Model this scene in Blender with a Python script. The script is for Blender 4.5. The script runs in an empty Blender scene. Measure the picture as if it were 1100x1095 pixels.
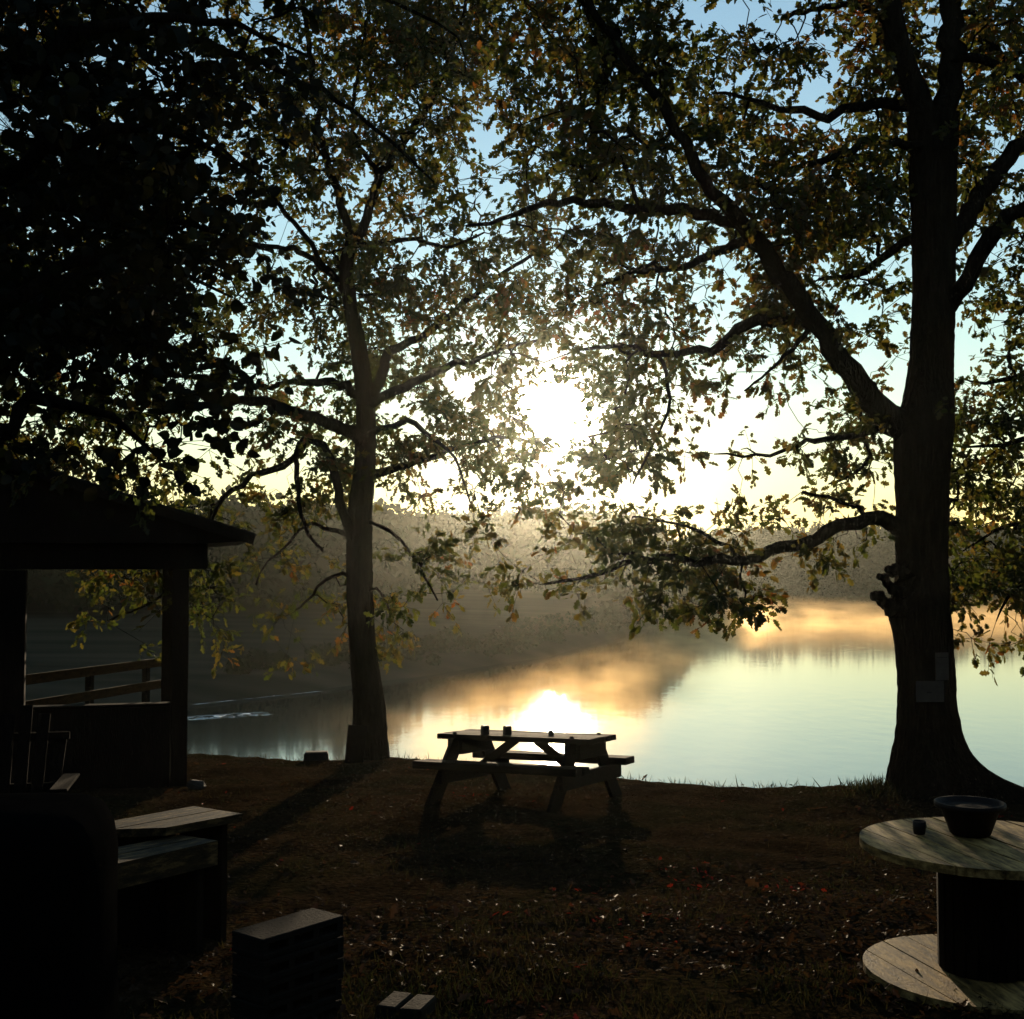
import bpy, bmesh, math, random
import numpy as np
from mathutils import Vector, Matrix

random.seed(7)
rng = np.random.default_rng(11)
C = bpy.context.scene
COL = C.collection
R = math.radians

# ------------------------------------------------------------------ camera frame
F = 1329.0
CX, CY = 550.0, 547.5
EYE = 1.70
SL = 0.060                       # the lawn falls towards the lake
PITCH = math.atan((607.0 - CY) / F)
ZW = -3.0                        # water level

def ray(px, py):
    u = (px - CX) / F
    v = (CY - py) / F
    return Vector((u, math.cos(PITCH) - v * math.sin(PITCH), math.sin(PITCH) + v * math.cos(PITCH)))

def P(px, py, d):
    r = ray(px, py)
    k = d / r.y
    return Vector((r.x * k, d, EYE + r.z * k))

def PZ(px, py, z):
    r = ray(px, py)
    k = (z - EYE) / r.z
    return Vector((r.x * k, r.y * k, z))

SUN = ray(597, 440).normalized()
SUN_EL = math.asin(SUN.z)
SUN_AZ = math.atan2(SUN.x, SUN.y)

# ------------------------------------------------------------------ noise helpers
def vnoise(x, y, seed=0):
    x = np.asarray(x, float); y = np.asarray(y, float)
    xi = np.floor(x).astype(np.int64); yi = np.floor(y).astype(np.int64)
    fx = x - xi; fy = y - yi
    fx = fx * fx * (3 - 2 * fx); fy = fy * fy * (3 - 2 * fy)
    def h(a, b):
        n = (a * 374761393 + b * 668265263 + seed * 974711) & 0x7fffffff
        n = ((n ^ (n >> 13)) * 1274126177) & 0x7fffffff
        return ((n ^ (n >> 16)) & 0xffff) / 65535.0
    return (h(xi, yi) * (1 - fx) + h(xi + 1, yi) * fx) * (1 - fy) + (h(xi, yi + 1) * (1 - fx) + h(xi + 1, yi + 1) * fx) * fy

def fbm(x, y, o=4, seed=0):
    s = 0; a = .5; f = 1.0
    for k in range(o):
        s = s + a * vnoise(np.asarray(x) * f, np.asarray(y) * f, seed + k); a *= .5; f *= 2.03
    return s

def sstep(a, b, x):
    t = np.clip((x - a) / (b - a), 0, 1)
    return t * t * (3 - 2 * t)

# ------------------------------------------------------------------ terrain
EDGE_X = [-60, -25, -14, -8, -4.9, -2.98, -1.6, .12, 1.6, 2.74, 3.74, 4.8, 5.8, 9, 14, 30, 60]
EDGE_Y = [34, 27, 23.5, 21, 18.95, 18.1, 17.75, 16.5, 15.3, 14.65, 14.3, 14.25, 14.2, 14.0, 13.5, 12, 10]
SH_PX = [-2500, -900, -300, 0, 200, 340, 470, 590, 670, 735, 752, 760, 900, 1100, 1400, 2400, 4000]
SH_Y = [30, 33, 36, 39, 42.3, 47, 54, 63.8, 82, 110, 122, 137, 139, 138, 128, 80, 50]

def terrain(x, y):
    x = np.asarray(x, float); y = np.asarray(y, float)
    edge = np.interp(x, EDGE_X, EDGE_Y) + .35 * (fbm(x * 1.1, y * .0 + 3, 3, 5) - .45)
    bumps = .10 * (fbm(x * .8, y * .8, 3, 1) - .45) + .055 * (fbm(x * 4.5, y * 4.5, 3, 2) - .45) + .03 * (fbm(x * 17, y * 17, 2, 3) - .4)
    bumps = bumps * (1 - .9 * np.exp(-((x - .15) ** 2 + (y - 12.9) ** 2) / 2.2))
    lawn = np.minimum(-SL * y, 1.6) + bumps * np.clip(np.hypot(x, y) / 3, 0, 1)
    # mound at the foot of the big oak on the right and the smaller oak
    lawn = lawn + .10 * np.exp(-((x - 4.15) ** 2 + (y - 13.3) ** 2) / 1.2) + .07 * np.exp(-((x + 2.05) ** 2 + (y - 17.3) ** 2) / .5)
    lawn = lawn + .075 * np.exp(-((x - .15) ** 2 + (y - 12.4) ** 2) / 2.6)
    t = y - edge
    drop = sstep(-.25, 2.6, t)
    near = lawn * (1 - drop) + (-4.2) * drop
    yy = np.maximum(y, 1.0)
    px = CX + x / yy * F
    sh = np.interp(px, SH_PX, SH_Y) + 1.2 * (fbm(x * .12, y * .12, 3, 9) - .45) * np.clip(yy / 60, 0, 1)
    s = y - sh
    right = sstep(700, 790, px)
    w = .22 * (fbm(x * .05, y * .05, 3, 21) - .45)
    fieldz = -3.0 + .45 * sstep(-1, 2.5, s) + .024 * np.clip(s, 0, 85) + .028 * np.clip(s - 75, 0, 190) + w * np.clip(s * .1, 0, 2)
    hillz = -3.0 + .35 * sstep(-1, 2.5, s) + .046 * np.clip(s, 0, 130) + w * np.clip(s * .1, 0, 2)
    far = fieldz * (1 - right) + hillz * right
    bed = -4.2 + (far + 4.2) * sstep(-7, -.2, s)
    front = (y > edge + 2.4)
    z = np.where(front, np.maximum(bed, -4.2), near)
    return z

def GZ(x, y):
    return float(terrain(np.array([x]), np.array([y]))[0])

# ------------------------------------------------------------------ materials
def mat(name):
    m = bpy.data.materials.new(name); m.use_nodes = True
    nt = m.node_tree; nt.nodes.clear()
    out = nt.nodes.new('ShaderNodeOutputMaterial')
    return m, nt, out

def N(nt, typ, **kw):
    n = nt.nodes.new(typ)
    for k, v in kw.items():
        if k in n.inputs.keys() if isinstance(k, str) else False:
            n.inputs[k].default_value = v
        else:
            setattr(n, k, v)
    return n

def ramp(nt, stops, interp='LINEAR'):
    n = nt.nodes.new('ShaderNodeValToRGB'); cr = n.color_ramp; cr.interpolation = interp
    while len(cr.elements) > 1: cr.elements.remove(cr.elements[-1])
    cr.elements[0].position = stops[0][0]; cr.elements[0].color = (*stops[0][1], 1)
    for p, c in stops[1:]:
        e = cr.elements.new(p); e.color = (*c, 1)
    return n

def rough_mat(name, stops, scale=6.0, stretch=(1, 1, 1), rough=.85, bump=.3, bump_scale=40., spec=.3, detail=8, dist=.01):
    m, nt, out = mat(name); L = nt.links.new
    tc = nt.nodes.new('ShaderNodeTexCoord'); mp = nt.nodes.new('ShaderNodeMapping'); mp.inputs['Scale'].default_value = stretch
    L(tc.outputs['Object'], mp.inputs[0])
    no = N(nt, 'ShaderNodeTexNoise'); no.inputs['Scale'].default_value = scale; no.inputs['Detail'].default_value = detail; no.inputs['Roughness'].default_value = .65
    L(mp.outputs[0], no.inputs['Vector'])
    r = ramp(nt, stops); L(no.outputs['Fac'], r.inputs[0])
    b2 = N(nt, 'ShaderNodeTexNoise'); b2.inputs['Scale'].default_value = bump_scale; b2.inputs['Detail'].default_value = 6
    L(mp.outputs[0], b2.inputs['Vector'])
    bp = N(nt, 'ShaderNodeBump'); bp.inputs['Strength'].default_value = bump; bp.inputs['Distance'].default_value = dist
    L(b2.outputs['Fac'], bp.inputs['Height'])
    p = N(nt, 'ShaderNodeBsdfPrincipled'); p.inputs['Roughness'].default_value = rough; p.inputs['Specular IOR Level'].default_value = spec
    L(r.outputs[0], p.inputs['Base Color']); L(bp.outputs[0], p.inputs['Normal'])
    L(p.outputs[0], out.inputs[0])
    return m

M = {}
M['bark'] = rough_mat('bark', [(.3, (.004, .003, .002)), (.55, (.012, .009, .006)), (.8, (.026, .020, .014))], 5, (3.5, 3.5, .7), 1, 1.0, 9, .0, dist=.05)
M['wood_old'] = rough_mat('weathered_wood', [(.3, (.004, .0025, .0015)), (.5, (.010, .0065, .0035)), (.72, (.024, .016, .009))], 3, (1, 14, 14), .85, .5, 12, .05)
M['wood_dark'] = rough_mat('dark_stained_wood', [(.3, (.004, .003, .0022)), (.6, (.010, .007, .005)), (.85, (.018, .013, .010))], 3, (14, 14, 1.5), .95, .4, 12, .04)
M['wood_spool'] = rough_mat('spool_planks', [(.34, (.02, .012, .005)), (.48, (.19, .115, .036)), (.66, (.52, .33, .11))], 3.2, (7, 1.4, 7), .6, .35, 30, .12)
M['wood_plank'] = rough_mat('rough_plank', [(.36, (.005, .0035, .0014)), (.52, (.035, .022, .008)), (.72, (.20, .125, .045))], 3, (2.2, 9, 9), .6, .5, 20, .12)
M['wood_rail'] = rough_mat('fence_rail', [(.3, (.015, .008, .003)), (.7, (.06, .032, .011))], 6, (1, 1, 3), .9, .5, 30, .03)
M['roof'] = rough_mat('roof_shingle', [(.3, (.005, .0045, .004)), (.7, (.013, .012, .011))], 14, (1, 1, 1), .95, .5, 60, .08)
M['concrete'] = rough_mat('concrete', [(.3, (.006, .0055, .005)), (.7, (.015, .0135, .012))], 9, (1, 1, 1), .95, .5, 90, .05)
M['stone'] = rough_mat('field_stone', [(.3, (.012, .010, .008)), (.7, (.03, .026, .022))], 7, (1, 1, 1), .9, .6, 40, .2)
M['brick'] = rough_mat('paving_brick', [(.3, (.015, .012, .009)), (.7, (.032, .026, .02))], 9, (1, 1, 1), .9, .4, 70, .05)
M['terracotta'] = rough_mat('dark_pot', [(.3, (.008, .005, .004)), (.7, (.018, .011, .008))], 6, (1, 1, 1), .7, .2, 60, .12)
M['cover'] = rough_mat('black_cover', [(.3, (.002, .002, .002)), (.7, (.004, .004, .004))], 6, (1, 1, 1), 1, .15, 25, .0, dist=.02)
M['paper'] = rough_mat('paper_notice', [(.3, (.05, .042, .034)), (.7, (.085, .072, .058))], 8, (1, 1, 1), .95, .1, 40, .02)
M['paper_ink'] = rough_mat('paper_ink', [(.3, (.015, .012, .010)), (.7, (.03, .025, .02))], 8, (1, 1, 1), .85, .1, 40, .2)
M['metal_dark'] = rough_mat('dark_metal', [(.3, (.008, .007, .006)), (.7, (.018, .016, .014))], 12, (1, 1, 1), .6, .1, 60, .15)
M['soil'] = rough_mat('pot_soil', [(.3, (.01, .007, .005)), (.7, (.03, .02, .015))], 30, (1, 1, 1), .95, .6, 80, .1)

def leaf_mat(name, cols, tcols, trans=.45, gloss=.06, rough=.45, pos_scale=.55):
    m, nt, out = mat(name); L = nt.links.new
    geo = nt.nodes.new('ShaderNodeNewGeometry')
    no = N(nt, 'ShaderNodeTexNoise'); no.inputs['Scale'].default_value = pos_scale; no.inputs['Detail'].default_value = 2
    L(geo.outputs['Position'], no.inputs['Vector'])
    mx = N(nt, 'ShaderNodeMath', operation='MULTIPLY_ADD'); mx.inputs[1].default_value = .55
    L(geo.outputs['Random Per Island'], mx.inputs[0])
    m2 = N(nt, 'ShaderNodeMath', operation='MULTIPLY_ADD'); m2.inputs[1].default_value = 1.5; m2.inputs[2].default_value = -.52
    L(no.outputs['Fac'], m2.inputs[0]); L(m2.outputs[0], mx.inputs[2])
    r1 = ramp(nt, cols); r2 = ramp(nt, tcols)
    L(mx.outputs[0], r1.inputs[0]); L(mx.outputs[0], r2.inputs[0])
    d = N(nt, 'ShaderNodeBsdfDiffuse'); t = N(nt, 'ShaderNodeBsdfTranslucent'); g = N(nt, 'ShaderNodeBsdfGlossy')
    g.inputs['Roughness'].default_value = rough; g.inputs['Color'].default_value = (.8, .8, .8, 1)
    L(r1.outputs[0], d.inputs['Color']); L(r2.outputs[0], t.inputs['Color'])
    a = N(nt, 'ShaderNodeMixShader'); a.inputs[0].default_value = trans
    L(d.outputs[0], a.inputs[1]); L(t.outputs[0], a.inputs[2])
    b = N(nt, 'ShaderNodeMixShader'); b.inputs[0].default_value = gloss
    L(a.outputs[0], b.inputs[1]); L(g.outputs[0], b.inputs[2]); L(b.outputs[0], out.inputs[0])
    return m

M['oak_leaf'] = leaf_mat('oak_leaf', [(.2, (.009, .013, .004)), (.5, (.015, .018, .005)), (.8, (.028, .022, .006)), (1.0, (.05, .02, .006))],
                         [(.2, (.06, .085, .012)), (.5, (.11, .115, .015)), (.8, (.18, .12, .018)), (1.0, (.27, .08, .014))], .40, .012)
M['poplar_leaf'] = leaf_mat('poplar_leaf', [(.3, (.004, .006, .0025)), (.7, (.009, .009, .0035))], [(.3, (.008, .013, .004)), (.7, (.02, .018, .005))], .25, .008)
M['needle'] = leaf_mat('pine_needle', [(.3, (.010, .018, .008)), (.7, (.02, .028, .012))], [(.3, (.02, .03, .01)), (.7, (.03, .04, .012))], .25, .03)
M['forest_leaf'] = leaf_mat('forest_leaf', [(.2, (.010, .017, .008)), (.6, (.014, .019, .009)), (.9, (.019, .020, .010))], [(.2, (.02, .03, .01)), (.9, (.025, .027, .010))], .04, .0, pos_scale=.06)
M['fallen_leaf'] = leaf_mat('fallen_leaf', [(.1, (.014, .008, .004)), (.5, (.035, .019, .009)), (.86, (.055, .031, .014)), (.93, (.11, .012, .007))],
                            [(.1, (.02, .01, .005)), (.86, (.05, .025, .01)), (.93, (.2, .02, .01))], .25, .008, .36, 1.2)
M['grass'] = leaf_mat('grass_blade', [(.2, (.008, .010, .003)), (.5, (.015, .013, .005)), (.8, (.026, .017, .008))], [(.2, (.015, .02, .005)), (.8, (.04, .03, .01))], .35, .010, .3, 1.0)

def ground_mat():
    m, nt, out = mat('lawn_soil'); L = nt.links.new
    geo = nt.nodes.new('ShaderNodeNewGeometry')
    a = N(nt, 'ShaderNodeTexNoise'); a.inputs['Scale'].default_value = .9; a.inputs['Detail'].default_value = 6
    b = N(nt, 'ShaderNodeTexNoise'); b.inputs['Scale'].default_value = 18; b.inputs['Detail'].default_value = 8; b.inputs['Roughness'].default_value = .7
    L(geo.outputs['Position'], a.inputs['Vector']); L(geo.outputs['Position'], b.inputs['Vector'])
    r1 = ramp(nt, [(.35, (.022, .014, .007)), (.5, (.044, .028, .014)), (.62, (.025, .020, .009)), (.75, (.044, .031, .014))])
    r2 = ramp(nt, [(.3, (.35, .35, .35)), (.7, (1.3, 1.3, 1.3))])
    L(a.outputs['Fac'], r1.inputs[0]); L(b.outputs['Fac'], r2.inputs[0])
    mm = N(nt, 'ShaderNodeMix', data_type='RGBA', blend_type='MULTIPLY'); mm.inputs[0].default_value = 1
    L(r1.outputs[0], mm.inputs[6]); L(r2.outputs[0], mm.inputs[7])
    v = N(nt, 'ShaderNodeTexVoronoi'); v.inputs['Scale'].default_value = 22; L(geo.outputs['Position'], v.inputs['Vector'])
    ad = N(nt, 'ShaderNodeMath', operation='ADD'); L(b.outputs['Fac'], ad.inputs[0]); L(v.outputs['Distance'], ad.inputs[1])
    bp = N(nt, 'ShaderNodeBump'); bp.inputs['Strength'].default_value = 1.0; bp.inputs['Distance'].default_value = .07; L(ad.outputs[0], bp.inputs['Height'])
    p = N(nt, 'ShaderNodeBsdfPrincipled'); p.inputs['Roughness'].default_value = 1; p.inputs['Specular IOR Level'].default_value = 0
    L(mm.outputs[2], p.inputs['Base Color']); L(bp.outputs[0], p.inputs['Normal']); L(p.outputs[0], out.inputs[0])
    return m
M['ground'] = ground_mat()

def field_mat():
    m, nt, out = mat('far_meadow'); L = nt.links.new
    geo = nt.nodes.new('ShaderNodeNewGeometry')
    mp = N(nt, 'ShaderNodeMapping'); mp.inputs['Scale'].default_value = (.03, .25, .25); mp.inputs['Rotation'].default_value = (0, 0, R(-12))
    L(geo.outputs['Position'], mp.inputs[0])
    a = N(nt, 'ShaderNodeTexNoise'); a.inputs['Scale'].default_value = 1.5; a.inputs['Detail'].default_value = 7; L(mp.outputs[0], a.inputs['Vector'])
    r1 = ramp(nt, [(.3, (.014, .015, .010)), (.5, (.024, .024, .017)), (.7, (.038, .035, .025))])
    L(a.outputs['Fac'], r1.inputs[0])
    p = N(nt, 'ShaderNodeBsdfPrincipled'); p.inputs['Roughness'].default_value = 1; p.inputs['Specular IOR Level'].default_value = .0
    L(r1.outputs[0], p.inputs['Base Color']); L(p.outputs[0], out.inputs[0])
    return m
M['field'] = field_mat()

def water_mat():
    m, nt, out = mat('lake_water'); L = nt.links.new
    geo = nt.nodes.new('ShaderNodeNewGeometry')
    mp = N(nt, 'ShaderNodeMapping'); mp.inputs['Scale'].default_value = (1.0, .55, 1); L(geo.outputs['Position'], mp.inputs[0])
    a = N(nt, 'ShaderNodeTexNoise'); a.inputs['Scale'].default_value = 1.6; a.inputs['Detail'].default_value = 3; L(mp.outputs[0], a.inputs['Vector'])
    c = N(nt, 'ShaderNodeTexNoise'); c.inputs['Scale'].default_value = .05; c.inputs['Detail'].default_value = 2; L(mp.outputs[0], c.inputs['Vector'])
    cr = ramp(nt, [(.42, (.15, .15, .15)), (.62, (1, 1, 1))]); L(c.outputs['Fac'], cr.inputs[0])
    mu = N(nt, 'ShaderNodeMath', operation='MULTIPLY'); L(a.outputs['Fac'], mu.inputs[0]); L(cr.outputs[0], mu.inputs[1])
    acc_ = None
    for (pa, pb, wd) in (((196, 757.5), (345, 742), .22), ((196, 772), (290, 766), .55)):
        A = PZ(pa[0], pa[1], ZW); B = PZ(pb[0], pb[1], ZW); c0 = (A + B) / 2; t_ = (B - A).normalized(); n_ = Vector((-t_.y, t_.x, 0))
        v0 = nt.nodes.new('ShaderNodeVectorMath'); v0.operation = 'SUBTRACT'; v0.inputs[1].default_value = c0; L(geo.outputs['Position'], v0.inputs[0])
        fs = []
        for ax, w_ in ((n_, wd), (t_, (B - A).length / 2)):
            dd_ = nt.nodes.new('ShaderNodeVectorMath'); dd_.operation = 'DOT_PRODUCT'; dd_.inputs[1].default_value = ax; L(v0.outputs[0], dd_.inputs[0])
            ab = N(nt, 'ShaderNodeMath', operation='ABSOLUTE'); L(dd_.outputs['Value'], ab.inputs[0])
            mr = N(nt, 'ShaderNodeMapRange'); mr.inputs['From Min'].default_value = w_ * .4; mr.inputs['From Max'].default_value = w_; mr.inputs['To Min'].default_value = 1; mr.inputs['To Max'].default_value = 0; L(ab.outputs[0], mr.inputs[0]); fs.append(mr)
        pr = N(nt, 'ShaderNodeMath', operation='MULTIPLY'); L(fs[0].outputs[0], pr.inputs[0]); L(fs[1].outputs[0], pr.inputs[1])
        if acc_ is None: acc_ = pr
        else:
            mx_ = N(nt, 'ShaderNodeMath', operation='MAXIMUM'); L(acc_.outputs[0], mx_.inputs[0]); L(pr.outputs[0], mx_.inputs[1]); acc_ = mx_
    rp = N(nt, 'ShaderNodeTexNoise'); rp.inputs['Scale'].default_value = 3.2; rp.inputs['Detail'].default_value = 3; L(geo.outputs['Position'], rp.inputs['Vector'])
    ma = N(nt, 'ShaderNodeMath', operation='MULTIPLY'); L(acc_.outputs[0], ma.inputs[0]); L(rp.outputs['Fac'], ma.inputs[1])
    mb_ = N(nt, 'ShaderNodeMath', operation='MULTIPLY_ADD'); mb_.inputs[1].default_value = 9.0; L(ma.outputs[0], mb_.inputs[0]); L(mu.outputs[0], mb_.inputs[2]); mu = mb_
    rg_ = N(nt, 'ShaderNodeMath', operation='MULTIPLY_ADD'); rg_.inputs[1].default_value = .30; rg_.inputs[2].default_value = .065
    gt = N(nt, 'ShaderNodeMapRange'); gt.inputs['From Min'].default_value = .46; gt.inputs['From Max'].default_value = .58; L(rp.outputs['Fac'], gt.inputs[0])
    L(gt.outputs[0], ma.inputs[1]); L(ma.outputs[0], rg_.inputs[0])
    bp = N(nt, 'ShaderNodeBump'); bp.inputs['Strength'].default_value = .5; bp.inputs['Distance'].default_value = .017; L(mu.outputs[0], bp.inputs['Height'])
    g = N(nt, 'ShaderNodeBsdfGlossy'); g.inputs['Roughness'].default_value = .065; g.inputs['Color'].default_value = (.97, .97, .97, 1)
    d = N(nt, 'ShaderNodeBsdfDiffuse'); d.inputs['Color'].default_value = (.012, .016, .012, 1)
    fr = N(nt, 'ShaderNodeFresnel'); fr.inputs['IOR'].default_value = 1.75
    L(rg_.outputs[0], g.inputs['Roughness']); L(bp.outputs[0], g.inputs['Normal']); L(bp.outputs[0], fr.inputs['Normal'])
    x = N(nt, 'ShaderNodeMixShader'); L(fr.outputs[0], x.inputs[0]); L(d.outputs[0], x.inputs[1]); L(g.outputs[0], x.inputs[2])
    L(x.outputs[0], out.inputs[0])
    return m
M['water'] = water_mat()

# ------------------------------------------------------------------ mesh helpers
def np_mesh(name, V, faces_flat, counts, m, parent=None, smooth=False, midx=None, mats=None):
    me = bpy.data.meshes.new(name)
    V = np.asarray(V, np.float32)
    ff = np.asarray(faces_flat, np.int32); ct = np.asarray(counts, np.int32)
    me.vertices.add(len(V)); me.vertices.foreach_set('co', V.ravel())
    me.loops.add(len(ff)); me.loops.foreach_set('vertex_index', ff)
    me.polygons.add(len(ct)); st = np.zeros(len(ct), np.int32); st[1:] = np.cumsum(ct)[:-1]
    me.polygons.foreach_set('loop_start', st)
    if smooth: me.polygons.foreach_set('use_smooth', np.ones(len(ct), bool))
    for mm in (mats or [m]): me.materials.append(mm)
    if midx is not None: me.polygons.foreach_set('material_index', np.asarray(midx, np.int32))
    me.update(calc_edges=True); me.validate()
    o = bpy.data.objects.new(name, me); COL.objects.link(o)
    if parent is not None: o.parent = parent
    return o

class MB:
    def __init__(s): s.v = []; s.f = []; s.sm = []
    def add(s, vs, fs, smooth=False):
        b = len(s.v); s.v += [tuple(v) for v in vs]; s.f += [tuple(i + b for i in f) for f in fs]; s.sm += [smooth] * len(fs)
    def box(s, c, size, rot=None, bev=0.0, jit=0.0):
        """bevelled box centred at c"""
        bm = bmesh.new(); bmesh.ops.create_cube(bm, size=1.0)
        for v in bm.verts: v.co = Vector((v.co.x * size[0], v.co.y * size[1], v.co.z * size[2]))
        if bev > 0: bmesh.ops.bevel(bm, geom=list(bm.edges), offset=min(bev, min(size) * .4), segments=1, affect='EDGES', profile=.6)
        if jit:
            for v in bm.verts: v.co += Vector((random.uniform(-jit, jit), random.uniform(-jit, jit), random.uniform(-jit, jit)))
        mt = Matrix.Translation(Vector(c)) @ (rot.to_4x4() if rot is not None else Matrix.Identity(4))
        vs = [mt @ v.co for v in bm.verts]; bm.verts.index_update()
        fs = [[v.index for v in f.verts] for f in bm.faces]
        bm.free(); s.add(vs, fs)
    def bar(s, a, b, w, t, up=(0, 0, 1), bev=.004):
        """board from a to b: w across up-perpendicular, t along up"""
        a = Vector(a); b = Vector(b); x = (b - a).normalized(); y = Vector(up).cross(x).normalized(); z = x.cross(y)
        rot = Matrix((x, y, z)).transposed()
        s.box((a + b) / 2, ((b - a).length, w, t), rot, bev)
    def tube(s, pts, rad, n=8, rough=0.0, cap=True, seed=0):
        pts = [Vector(p) for p in pts]; rr = random.Random(seed)
        base = len(s.v); ref = None; k = len(pts)
        for i, p in enumerate(pts):
            t = (pts[min(i + 1, k - 1)] - pts[max(i - 1, 0)])
            t = t.normalized() if t.length > 1e-9 else Vector((0, 0, 1))
            if ref is None:
                ref = t.cross(Vector((0, 1, 0.01)))
                if ref.length < .1: ref = t.cross(Vector((1, 0, 0)))
            ref = (ref - t * ref.dot(t)).normalized(); bn = t.cross(ref)
            for j in range(n):
                a = 2 * math.pi * j / n
                q = rad[i] * (1 + rough * rr.uniform(-1, 1))
                s.v.append(tuple(p + ref * (math.cos(a) * q) + bn * (math.sin(a) * q)))
        for i in range(k - 1):
            for j in range(n):
                s.f.append((base + i * n + j, base + i * n + (j + 1) % n, base + (i + 1) * n + (j + 1) % n, base + (i + 1) * n + j)); s.sm.append(True)
        if cap:
            s.f.append(tuple(base + (k - 1) * n + j for j in range(n))); s.sm.append(False)
            s.f.append(tuple(base + j for j in reversed(range(n)))); s.sm.append(False)
    def lathe(s, prof, n=40, c=(0, 0, 0), smooth=True):
        base = len(s.v); k = len(prof)
        for (r, z) in prof:
            for j in range(n):
                a = 2 * math.pi * j / n; s.v.append((c[0] + r * math.cos(a), c[1] + r * math.sin(a), c[2] + z))
        for i in range(k - 1):
            for j in range(n):
                s.f.append((base + i * n + j, base + i * n + (j + 1) % n, base + (i + 1) * n + (j + 1) % n, base + (i + 1) * n + j)); s.sm.append(smooth)
        s.f.append(tuple(base + j for j in reversed(range(n)))); s.sm.append(False)
        s.f.append(tuple(base + (k - 1) * n + j for j in range(n))); s.sm.append(False)
    def prism(s, pts, z0, z1):
        n = len(pts); s.add([(x, y, z0) for x, y in pts] + [(x, y, z1) for x, y in pts],
            [tuple(reversed(range(n))), tuple(range(n, 2 * n))] + [(i, (i + 1) % n, n + (i + 1) % n, n + i) for i in range(n)])
    def build(s, name, m, parent=None):
        me = bpy.data.meshes.new(name); me.from_pydata(s.v, [], s.f); me.materials.append(m)
        me.polygons.foreach_set('use_smooth', s.sm); me.update()
        bm = bmesh.new(); bm.from_mesh(me); bmesh.ops.recalc_face_normals(bm, faces=bm.faces); bm.to_mesh(me); bm.free()
        o = bpy.data.objects.new(name, me); COL.objects.link(o)
        if parent is not None: o.parent = parent
        return o

def thing(name, label, cat, loc=(0, 0, 0), rz=0.0, group=None):
    o = bpy.data.objects.new(name, None); COL.objects.link(o); o.location = loc; o.rotation_euler = (0, 0, rz)
    o.empty_display_size = .2; o['label'] = label; o['category'] = cat
    if group: o['group'] = group
    return o
def tag(o, label, cat, group=None, loc=None, rz=None):
    o['label'] = label; o['category'] = cat
    if group: o['group'] = group
    if loc is not None: o.location = loc
    if rz is not None: o.rotation_euler = (0, 0, rz)
    return o

# ------------------------------------------------------------------ ground, lake
def build_ground():
    r1 = np.geomspace(.5, 21, 300); r2 = np.geomspace(21, 600, 130)[1:]; r = np.concatenate([r1, r2])
    a = np.concatenate([np.linspace(-38, 38, 340), np.linspace(38, 322, 90)[1:-1]])
    a = np.radians(a); nr, na = len(r), len(a)
    rr, aa = np.meshgrid(r, a, indexing='ij')
    x = rr * np.sin(aa); y = rr * np.cos(aa); z = terrain(x, y)
    V = np.stack([x, y, z], -1).reshape(-1, 3); V = np.vstack([V, [[0, 0, GZ(0, .3)]]])
    i, j = np.meshgrid(np.arange(nr - 1), np.arange(na), indexing='ij'); j2 = (j + 1) % na
    q = np.stack([i * na + j, i * na + j2, (i + 1) * na + j2, (i + 1) * na + j], -1).reshape(-1, 4)
    q = q[:, ::-1]
    tri = np.stack([np.arange(na), np.full(na, nr * na), (np.arange(na) + 1) % na], -1)
    flat = np.concatenate([q.ravel(), tri.ravel()]); cnt = np.concatenate([np.full(len(q), 4), np.full(len(tri), 3)])
    yc = V[q].mean(1); mi = ((yc[:, 1] > 26) & (np.hypot(yc[:, 0], yc[:, 1]) > 28)).astype(int); mi = np.concatenate([mi, np.zeros(len(tri), int)])
    o = np_mesh('ground', V, flat, cnt, None, smooth=True, midx=mi, mats=[M['ground'], M['field']])
    o['kind'] = 'structure'; return o
build_ground()
mb = MB(); mb.add([(-420, 8, ZW), (420, 8, ZW), (420, 420, ZW), (-420, 420, ZW)], [(0, 1, 2, 3)])
lake = mb.build('lake_water', M['water']); lake['kind'] = 'structure'

# ------------------------------------------------------------------ leaves
def half_leaf(pts, fold=.18, droop=.22):
    """two halves sharing a midrib; pts = [(y, x)...] outline from stem to tip"""
    def z(x, y): return abs(x) * fold - droop * y * y
    vs = [(0, 0, 0), (0, 1, z(0, 1))]
    R_ = [(x, y, z(x, y)) for y, x in pts]; L_ = [(-x, y, z(x, y)) for y, x in pts]
    k = len(pts); vs += R_ + L_
    f1 = [0] + [2 + i for i in range(k)] + [1]
    f2 = [1] + [2 + k + i for i in reversed(range(k))] + [0]
    return np.array(vs), [f1, f2]
OAK = half_leaf([(.12, .06), (.26, .24), (.36, .13), (.50, .34), (.62, .17), (.78, .27), (.90, .12)])
OAK_LOW = half_leaf([(.2, .20), (.36, .12), (.55, .34), (.70, .16), (.86, .18)])
ROUND = half_leaf([(.05, .22), (.25, .42), (.5, .44), (.75, .28)], .10, .15)
CARD = half_leaf([(.2, .35), (.6, .45)], .3, .3)

def rand_rot(n, up=.5):
    """random orientations; columns = leaf axes; leaves hang: the midrib tends down and out"""
    d = rng.normal(size=(n, 3)); d[:, 2] -= up; d /= np.linalg.norm(d, axis=1)[:, None]
    nrm = rng.normal(size=(n, 3)); nrm[:, 2] += .6
    xx = np.cross(d, nrm); xx /= np.linalg.norm(xx, axis=1)[:, None] + 1e-9
    zz = np.cross(xx, d)
    return np.stack([xx, d, zz], -1)

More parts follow.
